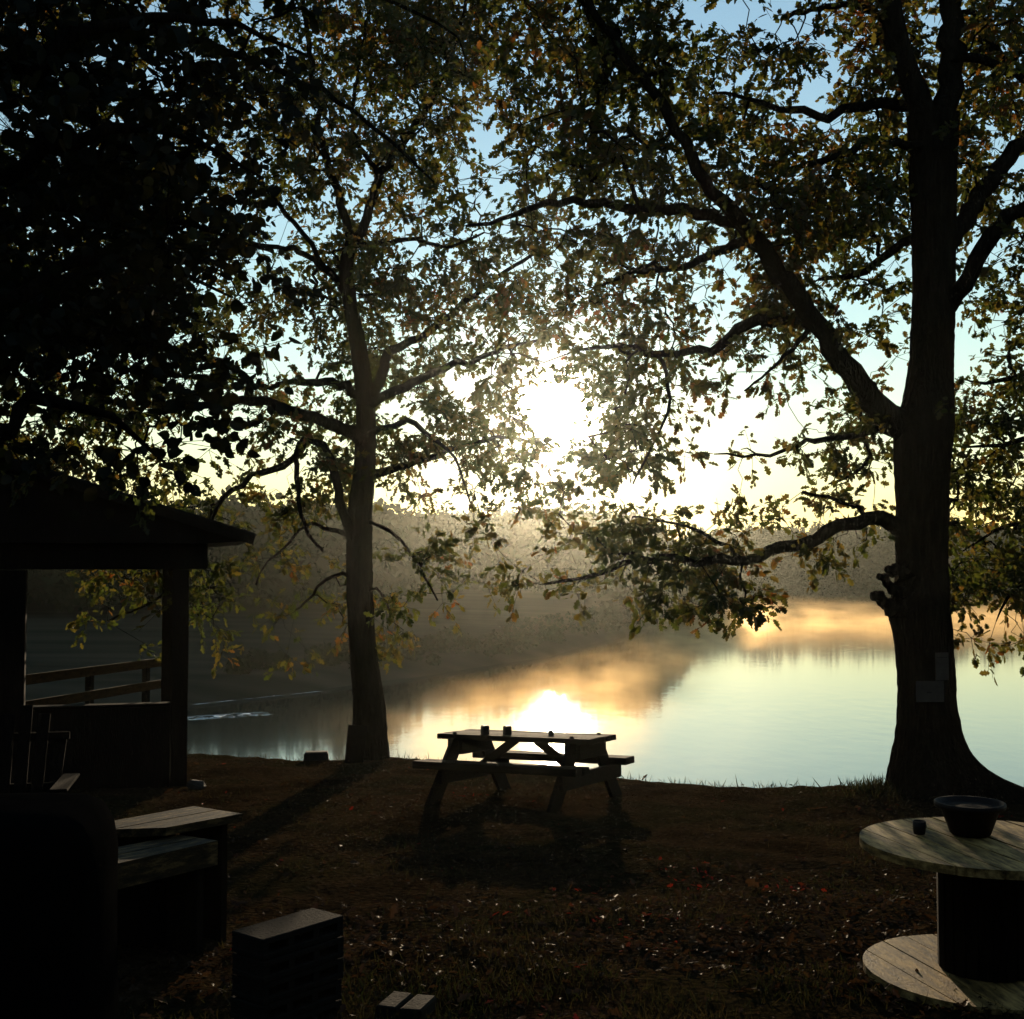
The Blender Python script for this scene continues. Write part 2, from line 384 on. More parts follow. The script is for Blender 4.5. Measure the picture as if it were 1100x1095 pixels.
def scatter_leaves(name, pos, size, tpl, m, parent, up=.5, rots=None, extra=None):
    tv, tf = tpl; n = len(pos); k = len(tv)
    rot = rand_rot(n, up) if rots is None else rots
    sc = size if np.ndim(size) else np.full(n, size)
    V = np.einsum('nij,kj->nki', rot, tv) * sc[:, None, None] + pos[:, None, :]
    base = (np.arange(n) * k)[:, None]
    parts = [np.asarray(f)[None, :] + base for f in tf]
    flat = np.concatenate([p for p in parts], 1).ravel()
    cnt = np.tile([len(f) for f in tf], n)
    V = V.reshape(-1, 3)
    if extra is not None:
        mi = np.concatenate([np.zeros(len(cnt), int), np.ones(len(extra.f), int)])
        flat = np.concatenate([flat, np.array([i for f in extra.f for i in f]) + len(V)]); cnt = np.concatenate([cnt, [len(f) for f in extra.f]])
        V = np.vstack([V, np.array(extra.v)])
        return np_mesh(name, V, flat, cnt, m, parent, midx=mi, mats=[m, M['bark']])
    return np_mesh(name, V, flat, cnt, m, parent)

# ------------------------------------------------------------------ trees
def smooth_poly(pts, step=.12, wob=.03, seed=0, wk=.5):
    """Catmull-Rom through (Vector, radius) points, with a little bark wobble"""
    rr = random.Random(seed); out = []
    n = len(pts)
    for i in range(n - 1):
        p0 = pts[max(i - 1, 0)]; p1 = pts[i]; p2 = pts[i + 1]; p3 = pts[min(i + 2, n - 1)]
        L = (p2[0] - p1[0]).length; k = max(1, int(L / step))
        for j in range(k):
            t = j / k
            def cr(a, b, c, d): return .5 * ((2 * b) + (c - a) * t + (2 * a - 5 * b + 4 * c - d) * t * t + (3 * b - a - 3 * c + d) * t ** 3)
            p = Vector([cr(p0[0][q], p1[0][q], p2[0][q], p3[0][q]) for q in range(3)])
            r = p1[1] + (p2[1] - p1[1]) * t
            out.append((p + Vector((rr.gauss(0, 1), rr.gauss(0, 1), rr.gauss(0, 1))) * min(wob, wk * r), r))
    out.append(pts[-1]); return out

def px_limb(rows, d, dd=0.0, step=.12, seed=0, wob=.022):
    """rows of (px, py, width_px); the depth runs from d to d + dd along the limb"""
    n = len(rows); pts = []
    for i, (px, py, w) in enumerate(rows):
        dep = d + dd * (i / max(1, n - 1))
        pts.append((P(px, py, dep), .5 * w * dep / F))
    return smooth_poly(pts, step, wob, seed)

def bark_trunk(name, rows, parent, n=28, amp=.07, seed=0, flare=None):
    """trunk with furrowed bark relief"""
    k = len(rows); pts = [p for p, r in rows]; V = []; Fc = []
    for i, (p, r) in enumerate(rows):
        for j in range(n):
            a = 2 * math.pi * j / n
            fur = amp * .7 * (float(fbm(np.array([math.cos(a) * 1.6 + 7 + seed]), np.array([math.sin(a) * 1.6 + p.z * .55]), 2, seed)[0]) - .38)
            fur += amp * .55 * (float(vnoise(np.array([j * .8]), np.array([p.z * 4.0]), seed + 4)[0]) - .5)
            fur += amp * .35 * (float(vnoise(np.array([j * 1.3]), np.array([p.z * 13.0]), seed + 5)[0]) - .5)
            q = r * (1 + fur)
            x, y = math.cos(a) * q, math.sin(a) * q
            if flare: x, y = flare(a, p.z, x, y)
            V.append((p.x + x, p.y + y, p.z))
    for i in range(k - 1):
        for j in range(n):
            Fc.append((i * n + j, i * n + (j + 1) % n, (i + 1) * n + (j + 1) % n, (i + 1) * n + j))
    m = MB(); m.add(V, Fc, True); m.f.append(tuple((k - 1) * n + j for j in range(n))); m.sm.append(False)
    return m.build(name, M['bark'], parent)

# coverage map of the crowns, tenths, one digit per 50 px cell of the photo (rows from y = 0)
DENS = ["8765999999899983377988",
        "8888999999789986625998",
        "7898999998469998757998",
        "9999999998458998888988",
        "9999999987767889998888",
        "9999888887888883787677",
        "9997577888888874886336",
        "9987776888766886753226",
        "9998888777655652526039",
        "8888655667765650148049",
        "4666456532334444246059",
        "0002335333336788852058",
        "0045513441135766400047",
        "0023102320000000000023"]
def dens(px, py):
    if py < 0: return .75 if px < 1130 else .6
    c = int(px // 50); r = int(py // 50)
    if r >= len(DENS): return 0.
    c = min(max(c, 0), 21)
    return int(DENS[r][c]) / 10.0
# bright holes the photo shows in the foliage (px, py, rx, ry)
HOLES = [(597, 440, 30, 30), (578, 378, 15, 14), (525, 150, 26, 42), (780, 298, 26, 30), (790, 18, 36, 24), (885, 82, 30, 22),
         (1055, 372, 26, 42), (966, 342, 13, 38), (862, 420, 22, 24), (800, 455, 42, 26), (905, 408, 22, 18), (840, 520, 40, 18), (760, 520, 40, 20), (212, 312, 12, 10),
         (310, 390, 16, 12), (232, 478, 34, 28), (470, 520, 36, 14), (415, 330, 14, 20), (160, 12, 22, 12), (430, 440, 14, 16), (20, 125, 22, 10), (520, 545, 30, 12),
         (345, 30, 10, 8), (690, 520, 30, 20), (505, 410, 20, 12)]
def in_hole(px, py):
    for (a, b, rx, ry) in HOLES:
        if ((px - a) / rx) ** 2 + ((py - b) / ry) ** 2 < 1: return True
    return False

def grow_crown(root, skel, x0, x1, y0, y1, weight, leaf, leaf_size, tpl, leaves_per, spread, dep_sd, material, factor=1.0, seed=1, twig_scale=1.0, maxlink=2.6):
    """fills the photo-space window with leaf clusters hung in depth around the limbs; twigs join every cluster to its nearest limb"""
    rg = np.random.default_rng(seed)
    S = np.array([tuple(p) for p, r in skel]); Sr = np.array([r for p, r in skel])
    u = CX + S[:, 0] / S[:, 1] * F; fw = S[:, 1] * math.cos(PITCH) + (S[:, 2] - EYE) * math.sin(PITCH)
    u = CX + S[:, 0] / fw * F; v = CY - (-(S[:, 1]) * math.sin(PITCH) + (S[:, 2] - EYE) * math.cos(PITCH)) / fw * F
    cl = []
    cell = 25
    for gx in np.arange(x0, x1, cell):
        for gy in np.arange(y0, y1, cell):
            px0, py0 = gx + cell / 2, gy + cell / 2
            c = dens(px0, py0) * weight(px0, py0)
            if c <= .02: continue
            c = min(c, .96) * (.30 + 1.35 * float(fbm(np.array([px0 / 55.]), np.array([py0 / 55.]), 2, seed + 31)[0]))
            c = min(max(c, .0), .95)
            # mean depth here
            k = np.argmin((u - px0) ** 2 + (v - py0) ** 2); dm = S[k, 1]
            area = .30 * leaf_size ** 2 * .55 * (F / dm) ** 2
            nl = -math.log(1 - c) * cell * cell / area * factor
            nc = rg.poisson(nl / leaves_per)
            for q in range(nc):
                px, py = gx + rg.uniform(0, cell), gy + rg.uniform(0, cell)
                if in_hole(px, py) and rg.random() < .94: continue
                k = np.argmin((u - px) ** 2 + (v - py) ** 2)
                d = S[k, 1] + rg.normal(.35, dep_sd)
                wpx = Sr[k] / S[k, 1] * F
                if wpx > 4.5 and (u[k] - px) ** 2 + (v[k] - py) ** 2 < (wpx + 13) ** 2: d = S[k, 1] + abs(rg.normal(.7, .5)) + .35
                cl.append(P(px, py, max(d, 2.2)))
    A = np.array([tuple(p) for p in cl])
    # join by growing from the skeleton outwards
    n = len(A); par = np.full(n, -1); parS = np.full(n, -1)
    D = np.empty(n); near = np.empty(n, int)
    for i in range(n):
        dd = np.sum((S - A[i]) ** 2, 1); near[i] = np.argmin(dd); D[i] = dd[near[i]]
    isS = np.ones(n, bool); best = D.copy(); used = np.zeros(n, bool); order = []
    link = near.copy()
    for it in range(n):
        i = int(np.argmin(np.where(used, 1e18, best))); used[i] = True; order.append(i)
        if isS[i]: parS[i] = link[i]
        else: par[i] = link[i]
        dd = np.sum((A - A[i]) ** 2, 1) * 1.35 + .02
        upd = (~used) & (dd < best); best[upd] = dd[upd]; link[upd] = i; isS[upd] = False
    cnt = np.ones(n)
    for i in reversed(order):
        if par[i] >= 0: cnt[par[i]] += cnt[i]
    tw = MB()
    for i in order:
        a = Vector(A[par[i]]) if par[i] >= 0 else Vector(S[parS[i]]); b = Vector(A[i]); L = (b - a).length
        r1 = .0045 * twig_scale * cnt[i] ** .48; r0 = r1 * 1.15
        if parS[i] >= 0: r0 = min(r0, Sr[parS[i]] * .8)
        m1 = a + (b - a) * .35 + Vector(rg.normal(0, .10 * L, 3)); m2 = a + (b - a) * .7 + Vector(rg.normal(0, .08 * L, 3))
        tw.tube([a, m1, m2, b], [r0, r0 * .9, r1, r1 * .8], 5 if cnt[i] > 3 else 3, cap=False)
    # leaves sit along short sprigs, thickest at the sprig tips
    nsp = 5
    outw = np.array([np.array(A[i] - (A[par[i]] if par[i] >= 0 else S[parS[i]])) for i in range(n)]); outw /= np.linalg.norm(outw, axis=1)[:, None] + 1e-6
    sd = rg.normal(0, 1, (n, nsp, 3)) * np.array([1, 1, .7]) + outw[:, None, :] * .7; sd /= np.linalg.norm(sd, axis=2)[:, :, None]
    slen = spread * rg.uniform(.9, 2.1, (n, nsp))
    for i in range(n):
        for q in range(nsp):
            b0 = Vector(A[i]); b1 = b0 + Vector(sd[i, q]) * slen[i, q]
            tw.tube([b0, b1 - Vector((0, 0, .12 * slen[i, q]))], [.0038 * twig_scale, .0022 * twig_scale], 3, cap=False)
    npc = rg.poisson(leaves_per, n) + 2
    cidx = np.repeat(np.arange(n), npc); tot = len(cidx)
    sidx = rg.integers(0, nsp, tot); tt = rg.random(tot) ** .55
    base = A[cidx] + sd[cidx, sidx] * (slen[cidx, sidx] * tt)[:, None]
    base[:, 2] -= .12 * slen[cidx, sidx] * tt
    pos = base + rg.normal(0, .022, (tot, 3))
    ld = sd[cidx, sidx] * .8 + rg.normal(0, .62, (tot, 3)); ld[:, 2] -= .35; ld /= np.linalg.norm(ld, axis=1)[:, None]
    ln_ = rg.normal(0, .8, (tot, 3)); ln_[:, 2] += .7
    lx = np.cross(ld, ln_); lx /= np.linalg.norm(lx, axis=1)[:, None] + 1e-9
    rots = np.stack([lx, ld, np.cross(lx, ld)], -1)
    sz = leaf_size * rg.uniform(.65, 1.25, tot)
    # keep the sun gap open
    fwv = pos[:, 1] * math.cos(PITCH) + (pos[:, 2] - EYE) * math.sin(PITCH)
    pu = CX + pos[:, 0] / fwv * F; pv = CY - (-pos[:, 1] * math.sin(PITCH) + (pos[:, 2] - EYE) * math.cos(PITCH)) / fwv * F
    keep = ((pu - 597) ** 2 + (pv - 440) ** 2 > 33 ** 2) | (rg.random(tot) < .05)
    pos = pos[keep]; sz = sz[keep]; rots = rots[keep]
    scatter_leaves('crown', pos, sz, tpl, material, root, rots=rots, extra=tw)
    print(root.name, 'clusters', n, 'leaves', len(pos))

def limb_obj(root, rows, n=9, seed=0, name='limb'):
    m = MB(); m.tube([p for p, r in rows], [max(r, .006) for p, r in rows], n, .10, True, seed)
    return m.build(name, M['bark'], root)

# ---- the slender oak on the left
LD = 17.45
t1 = thing('oak_tree', 'slender leaning oak on the lake edge behind the picnic table, left of the sun', 'tree')
rows = px_limb([(396, 830, 50), (396, 812, 44), (397, 795, 39), (397, 770, 36), (395, 742, 33), (390, 700, 29), (387, 653, 28), (386, 600, 28), (387, 549, 27), (391, 509, 24), (393, 447, 21), (390, 410, 19),
                (385, 373, 18), (376, 324, 16), (372, 285, 15), (380, 255, 14)], LD, .2, .05, 0, .0015)
bark_trunk('trunk', rows, t1, 34, .13, 3)
skel1 = list(rows)
LIMBS1 = [
    ([(392, 511, 10), (420, 503, 9), (445, 495, 8), (472, 487, 7), (500, 478, 6), (540, 470, 4), (585, 478, 3)], 2.2),
    ([(393, 470, 9), (408, 462, 8), (425, 455, 7), (446, 457, 6), (462, 470, 5), (488, 492, 3), (505, 540, 2)], -1.6),
    ([(393, 434, 12), (412, 425, 11), (438, 415, 10), (468, 400, 9), (492, 388, 8), (517, 383, 6), (560, 368, 4), (610, 360, 2)], -1.2),
    ([(392, 432, 13), (404, 412, 12), (412, 395, 11), (420, 377, 10), (453, 361, 9), (483, 339, 8), (507, 319, 7), (537, 297, 5), (590, 262, 3)], 1.8),
    ([(392, 478, 16), (378, 465, 15), (358, 457, 14), (337, 447, 13), (312, 440, 12), (270, 432, 10), (210, 436, 8), (150, 446, 6), (80, 458, 4)], -2.4),
    ([(272, 432, 9), (262, 402, 8), (240, 388, 7), (205, 382, 6), (170, 365, 5), (110, 315, 3)], -1.0),
    ([(390, 428, 11), (372, 416, 10), (350, 411, 9), (318, 412, 7), (275, 416, 5), (240, 400, 3)], 1.8),
    ([(384, 588, 12), (372, 566, 11), (364, 525, 10), (357, 496, 9), (345, 480, 8), (328, 471, 7), (318, 490, 6), (321, 540, 5), (330, 572, 4), (347, 592, 3)], -1.4),
    ([(328, 471, 8), (312, 497, 8), (280, 509, 7), (249, 528, 6), (226, 558, 5), (203, 600, 4), (180, 636, 3), (115, 668, 2)], .9),
    ([(376, 320, 9), (352, 290, 8), (320, 270, 6), (270, 262, 5), (200, 250, 3)], 1.4),
    ([(384, 255, 11), (395, 232, 10), (415, 176, 9), (448, 132, 8), (478, 76, 6), (500, 5, 4), (512, -80, 3)], 1.0),
    ([(378, 255, 10), (362, 205, 9), (345, 150, 8), (335, 80, 6), (325, 0, 5), (318, -90, 3)], -1.0),
    ([(378, 262, 7), (410, 262, 6), (440, 256, 5), (475, 265, 4), (520, 250, 2)], -2.0),
    ([(410, 190, 6), (380, 140, 5), (385, 70, 4), (400, 0, 3)], 1.4),
    ([(352, 290, 6), (300, 220, 5), (250, 170, 4), (180, 120, 3), (110, 90, 2)], -1.6),
    ([(384, 575, 6), (362, 574, 5), (332, 561, 4), (312, 583, 3), (288, 604, 2), (275, 628, 2)], .5),
    ([(390, 560, 5), (420, 572, 4), (445, 600, 3), (470, 645, 2)], -1.0),
    ([(384, 620, 5), (360, 618, 4), (335, 640, 3), (318, 655, 2)], .8),
    ([(390, 640, 4), (405, 632, 3), (418, 655, 2)], -.5),
]
for i, (rw, dd) in enumerate(LIMBS1):
    d0 = LD + .1
    rs = px_limb(rw, d0, dd, .14, i); limb_obj(t1, rs, 8, i); skel1 += rs[1:]

# ---- the big oak on the right
RD = 13.1
t2 = thing('oak_tree', 'massive oak with two notices on its trunk behind the cable spool table', 'tree')
rows = px_limb([(1018, 872, 92), (1006, 850, 84), (999, 832, 76), (996, 810, 66), (996, 788, 62), (996, 756, 58), (994, 715, 58), (991, 680, 60), (987, 655, 64), (990, 634, 56), (990, 610, 54), (991, 540, 55), (991, 491, 60), (993, 462, 62),
                (997, 425, 52), (1001, 382, 46), (1003, 310, 45), (1003, 245, 46), (1002, 180, 49), (1002, 125, 54)], RD, .25, .045, 0, .0015)
def flare2(a, z, x, y):
    zb = GZ(4.3, 13.1)
    h = z - zb
    f = math.exp(-max(h, -.2) / .26)
    lobe = max(0, math.cos(a)) ** 2.2 * .62 + max(0, math.cos(a - 4.2)) ** 6 * .25 + max(0, math.cos(a - 2.7)) ** 5 * .10 + .02
    return x + math.cos(a) * f * lobe, y + math.sin(a) * f * lobe
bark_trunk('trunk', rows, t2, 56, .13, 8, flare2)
skel2 = list(rows)
LIMBS2 = [
    ([(985, 470, 38), (958, 451, 33), (936, 428, 27), (914, 403, 24), (876, 349, 22), (838, 294, 20), (805, 245, 18), (772, 216, 15), (734, 153, 12), (690, 84, 11), (640, 18, 8), (590, -60, 5)], -1.4, 12),
    ([(812, 250, 15), (790, 238, 14), (762, 232, 13), (718, 226, 12), (664, 221, 10), (614, 215, 9), (575, 223, 7), (540, 236, 5), (500, 243, 3)], -.6, 9),
    ([(872, 345, 14), (840, 345, 13), (805, 349, 12), (762, 374, 10), (707, 381, 8), (653, 371, 5), (610, 380, 2)], 1.6, 8),
    ([(820, 268, 12), (800, 262, 11), (772, 267, 10), (734, 289, 8), (690, 290, 6), (640, 310, 3)], 1.9, 8),
    ([(968, 455, 9), (945, 462, 8), (925, 466, 7), (895, 472, 6), (875, 475, 6), (866, 472, 5.4), (858, 482, 5), (842, 484, 4.4), (827, 490, 4), (812, 487, 3.4), (798, 491, 3), (782, 487, 2.4), (767, 488, 1.4)], -.7, 6),
    ([(866, 473, 3), (862, 466, 2.2), (864, 460, 1.2)], .1, 5),
    ([(812, 487, 2.4), (803, 482, 1.6), (796, 483, 1)], .1, 5),
    ([(975, 574, 22), (958, 565, 18), (935, 561, 15), (900, 567, 14), (870, 580, 14), (840, 592, 13), (800, 601, 11), (750, 604, 9), (700, 600, 7), (640, 616, 5), (585, 628, 2.5)], -1.2, 9),
    ([(1010, 285, 24), (1024, 256, 21), (1043, 226, 20), (1062, 196, 19), (1100, 153, 17), (1160, 90, 13)], 1.2, 10),
    ([(1012, 335, 24), (1032, 305, 19), (1067, 256, 18), (1100, 223, 16), (1160, 170, 12)], -1.2, 10),
    ([(995, 120, 16), (965, 113, 13), (936, 114, 12), (892, 125, 10), (849, 120, 8), (815, 108, 5), (770, 100, 3)], 1.2, 8),
    ([(995, 165, 12), (965, 155, 10), (936, 153, 9), (892, 169, 8), (854, 181, 6), (815, 200, 4)], -1.6, 8),
    ([(995, 260, 12), (970, 262, 10), (947, 278, 9), (914, 295, 7), (880, 300, 4)], 1.6, 8),
    ([(997, 130, 28), (985, 105, 26), (968, 60, 25), (956, 5, 24), (945, -70, 20)], -.5, 12),
    ([(1012, 130, 30), (1018, 90, 26), (1021, 45, 24), (1022, -20, 23), (1026, -90, 20)], .6, 12),
    ([(1020, 60, 12), (1050, 62, 10), (1100, 85, 8), (1150, 100, 5)], 1.0, 8),
    ([(958, 20, 10), (920, 5, 8), (880, 10, 6), (840, 20, 4)], -1.0, 7),
    ([(934, 562, 6), (920, 545, 5), (890, 535, 4), (862, 528, 3)], .5, 6),
    ([(800, 601, 5), (760, 575, 4), (715, 560, 3), (680, 555, 2)], .8, 6),
    ([(925, 466, 5), (935, 490, 4), (915, 510, 3), (890, 520, 2)], .4, 6),
    ([(707, 381, 5), (720, 430, 4), (705, 470, 3), (680, 520, 2)], -.4, 6),
    ([(876, 349, 7), (850, 375, 5), (825, 400, 3), (800, 420, 2)], -1., 6),
]
for i, (rw, dd, n) in enumerate(LIMBS2):
    rs = px_limb(rw, RD + .2, dd, .12, 40 + i); limb_obj(t2, rs, n, i); skel2 += rs[1:]
for rw, dd in [([(972, 660, 24), (956, 650, 16), (949, 646, 13), (938, 641, 11)], -.15), ([(972, 640, 16), (958, 630, 11), (951, 623, 8), (943, 619, 6.5)], -.25), ([(975, 612, 26), (960, 612, 12), (953, 612, 7)], -.1)]:
    limb_obj(t2, px_limb(rw, RD, dd, .04, 5), 9, 5, 'broken_stub')

# ---- oak beyond the right edge of the picture
t3 = thing('oak_tree', 'drooping oak foliage at the right edge beyond the massive trunk', 'tree')
ED = 15.0
bx, by = 7.7, 14.6
rows = smooth_poly([(Vector((bx, by, GZ(bx, by) - .1)), .30), (Vector((bx, by, 0.5)), .24), (Vector((bx + .1, by, 2.5)), .21), (Vector((bx, by + .1, 4.5)), .17), (Vector((bx - .2, by, 7.0)), .09)], .15, .004)
bark_trunk('trunk', rows, t3, 20, .1, 4)
skel3 = list(rows)
def to3(p, pts, r):   # limb from a 3-D point through picture points
    q = [(Vector(p), r)]
    for i, (px, py, d) in enumerate(pts): q.append((P(px, py, d), r * (1 - (i + 1) / (len(pts) + .3))))
    return smooth_poly(q, .14)
for i, (z0, pts) in enumerate([(4.2, [(1150, 380, 14.8), (1105, 400, 14.9), (1060, 412, 15.2), (1030, 405, 15.4)]), (3.4, [(1160, 450, 14.3), (1110, 470, 14.2), (1060, 480, 14.4), (1025, 480, 14.6)]),
                               (2.6, [(1150, 560, 15.2), (1110, 560, 15.6), (1070, 570, 15.8), (1030, 595, 15.9)]), (2.2, [(1150, 600, 14.4), (1110, 615, 14.2), (1085, 640, 14.1), (1070, 668, 14.0)]),
                               (5.5, [(1150, 300, 15), (1100, 330, 15.2), (1080, 345, 15.3)])]):
    rs = to3((bx, by, z0), pts, .07); limb_obj(t3, rs, 7, i); skel3 += rs[1:]

# ---- near poplar whose trunk stands left of the picture
t4 = thing('poplar_tree', 'dark round-leaved poplar boughs hanging close by at the upper left', 'tree')
bx, by = -4.6, 5.2
rows = smooth_poly([(Vector((bx, by, GZ(bx, by) - .1)), .24), (Vector((bx, by, 1.0)), .19), (Vector((bx + .1, by, 3.0)), .16), (Vector((bx, by + .1, 5.5)), .11), (Vector((bx - .1, by, 8.0)), .05)], .15, .004)
bark_trunk('trunk', rows, t4, 20, .1, 6)
skel4 = list(rows)
for i, (z0, pts) in enumerate([(2.6, [(-60, 470, 5.4), (40, 430, 5.6), (120, 450, 5.8), (180, 500, 6.0)]), (3.2, [(-60, 330, 5.6), (60, 290, 5.8), (160, 280, 6.2), (250, 320, 6.4)]),
                               (4.2, [(-60, 180, 5.4), (80, 150, 5.4), (180, 140, 5.8), (280, 190, 6.2)]), (4.8, [(-40, 60, 5.0), (100, 30, 5.2), (220, 20, 5.6), (330, 60, 6)]),
                               (3.0, [(-60, 400, 6.4), (40, 370, 6.8), (150, 370, 7.0)]), (3.6, [(-60, 240, 6.6), (80, 220, 7.0), (200, 240, 7.4), (290, 270, 7.6)])]):
    rs = to3((bx, by, z0), pts, .06); limb_obj(t4, rs, 7, i); skel4 += rs[1:]

# ---- pine boughs at the top
t5 = thing('pine_tree', 'pine tufts with long needles hanging at the top left of the slender oak', 'tree')
bx, by = -5.2, 9.5
rows = smooth_poly([(Vector((bx, by, GZ(bx, by) - .1)), .22), (Vector((bx, by, 2.0)), .18), (Vector((bx, by, 5.0)), .15), (Vector((bx, by, 9)), .08)], .15, .004)
bark_trunk('trunk', rows, t5, 18, .1, 12)
tufts = []
for i, (z0, pts) in enumerate([(5.4, [(60, -20, 9.3), (220, -40, 9.2), (360, -20, 9.2), (440, 10, 9.3), (492, 40, 9.4), (500, 78, 9.4)]), (4.6, [(-20, 90, 9.2), (10, 118, 9.0), (25, 128, 8.8)]), (5.0, [(100, 40, 9.0), (260, 60, 9.0), (380, 120, 9.2), (450, 180, 9.3), (466, 196, 9.3)]), (5.6, [(20, -40, 9.), (90, 0, 9), (145, 8, 9)])]):
    rs = to3((bx, by, z0), pts, .04); limb_obj(t5, rs, 6, i)
    k = len(rs)
    for q in range(max(int(k * .75), k - 14), k): tufts.append(rs[q][0])
def pine_crown(root, tufts):
    pos = []; rot = []
    for p in tufts:
        for q in range(70):
            d = np.array([rng.normal(0, .5), rng.normal(0, .5), rng.normal(-.5, .6)]); d /= np.linalg.norm(d)
            s = np.cross(d, rng.normal(size=3)); s /= np.linalg.norm(s); z = np.cross(s, d)
            pos.append(np.array(p) + rng.normal(0, .05, 3)); rot.append(np.stack([s, d, z], -1))
    tv = np.array([(-.008, 0, 0), (.008, 0, 0), (0, 1, 0)]); 
    return scatter_leaves('crown', np.array(pos), rng.uniform(.12, .2, len(pos)), (tv, [[0, 1, 2]]), M['needle'], root, rots=np.array(rot))
pine_crown(t5, tufts)

def w1(px, py):
    w = 1.0 if px < 540 else max(0., 1 - (px - 540) / 110)
    if px < 300 and py < 480: w *= .72
    return w
def w2(px, py):
    w = 0. if px < 520 else min(1., (px - 520) / 110)
    if px > 1035 and py > 320: return 0.
    return w
def w3(px, py): return (1.0 if px < 1120 else .75) if (px > 1030 and py > 318) else 0.
def w4(px, py):
    if px > 310: return 0.
    return (.90 if (130 < py < 370 and px < 230) else .70) * (1 - max(0, px - 170) / 160.) * float(np.interp(py, [360, 500], [1, .45]))

grow_crown(t1, skel1, -60, 660, -170, 700, w1, 'oak', .115, OAK_LOW, 36, .24, .9, M['oak_leaf'], 2.05, 5)
grow_crown(t2, skel2, 520, 1170, -170, 700, w2, 'oak', .102, OAK, 34, .20, .7, M['oak_leaf'], 2.15, 6)
grow_crown(t3, skel3, 1030, 1380, 320, 700, w3, 'oak', .102, OAK, 34, .20, .5, M['oak_leaf'], 2.4, 7)
grow_crown(t4, skel4, -80, 320, -120, 510, w4, 'poplar', .068, ROUND, 14, .15, .5, M['poplar_leaf'], 1.95, 8, .6)

# ------------------------------------------------------------------ far woods
def build_forest():
    P_ = []; 
    for k in range(9000):
        px = rng.uniform(-200, 1350); y = rng.uniform(60, 300); x = (px - CX) / F * y
        sh = float(np.interp(px, SH_PX, SH_Y)); s = y - sh
        right = px > 745
        lim = 38 if right else np.interp(px, [0, 300, 480, 600, 735], [38, 38, 26, 6, 3])
        if s < lim: continue
        if 430 < px < 748 and y < 116: continue
        if not right and s > 75 and rng.random() < .6: continue
        P_.append((x, y, px))
        if len(P_) > 1050: break
    for px in np.linspace(430, 742, 84):      # front row of the wooded point
        y = rng.uniform(116, 124); P_.append(((px - CX) / F * y, y, -px))
    pos = []; sz = []
    for (x, y, px) in P_:
        z = GZ(x, y); row = px < -400; px = abs(px)
        if row: hrow = (1.7 + .0440 * y * rng.uniform(.86, 1.04) - z) * float(np.interp(px, [690, 725, 745], [1, .62, .3]))
        h = rng.uniform(6, 9.0) * (np.interp(px, [480, 560, 660, 705, 745], [1, 1.12, 1.12, .9, .35]) if px < 745 else .95) * (.75 + .5 * float(fbm(np.array([px / 60.]), np.array([y / 60.]), 2, 77)[0])); w = h * rng.uniform(.26, .36)
        if row: h = hrow; w = h * .3
        n = 420
        d = rng.normal(size=(n, 3)); d /= np.linalg.norm(d, axis=1)[:, None]; d *= (rng.random(n) ** .33)[:, None]
        lump = 1 + .35 * np.sin(d[:, 0] * 5 + x) * np.cos(d[:, 2] * 4 + y)
        q = np.stack([x + d[:, 0] * w * lump, y + d[:, 1] * w * lump, z + h * .53 + d[:, 2] * h * .47], -1)
        pos.append(q); sz.append(rng.uniform(.35, .75, n) * (.5 + h * .05))
        d = rng.normal(size=(70, 3)); d /= np.linalg.norm(d, axis=1)[:, None]; d *= (rng.random(70) ** .33)[:, None] * .72     # dense heart of the crown
        pos.append(np.stack([x + d[:, 0] * w, y + d[:, 1] * w, z + h * .50 + d[:, 2] * h * .47], -1)); sz.append(rng.uniform(.9, 1.5, 70))
    for k in range(900):      # low scrub along the far shore
        px = rng.uniform(250, 1500); sh = float(np.interp(px, SH_PX, SH_Y)); y = sh + rng.uniform(1, 40) ; x = (px - CX) / F * y
        if px < 745 and y - sh > 8: continue
        z = GZ(x, y); h = rng.uniform(1.0, 2.6) * float(np.interp(px, [300, 560, 680, 745], [.3, .45, .8, 1])); w = h * rng.uniform(.5, .9); n = 110
        d = rng.normal(size=(n, 3)); d /= np.linalg.norm(d, axis=1)[:, None]
        pos.append(np.stack([x + d[:, 0] * w, y + d[:, 1] * w, z + h * .45 + d[:, 2] * h * .5], -1)); sz.append(rng.uniform(.2, .42, n) * (1 if px > 640 else .6))
    pos = np.vstack(pos); sz = np.concatenate(sz)
    o = scatter_leaves('forest', pos, sz, CARD, M['forest_leaf'], None, .2); o['kind'] = 'stuff'
build_forest()

def build_sky_screen_trees():  # unseen trees added behind the camera to block low sky light
    pos = []; sz = []
    for k in range(150):
        a = rng.uniform(R(62), R(298)); r = rng.uniform(9, 26); x, y = r * math.sin(a), r * math.cos(a)
        if y > 4 or (x > -8 and x < -4 and y > -1): continue
        z = GZ(x, y); h = rng.uniform(8, 11); w = rng.uniform(2.2, 3.4); n = 260
        d = rng.normal(size=(n, 3)); d /= np.linalg.norm(d, axis=1)[:, None]; d *= (rng.random(n) ** .33)[:, None]
        pos.append(np.stack([x + d[:, 0] * w, y + d[:, 1] * w, z + h * .52 + d[:, 2] * h * .5], -1)); sz.append(rng.uniform(.5, 1.0, n))
    o = scatter_leaves('sky_screen_trees', np.vstack(pos), np.concatenate(sz), CARD, M['forest_leaf'], None, .2); o['kind'] = 'stuff'
build_sky_screen_trees()

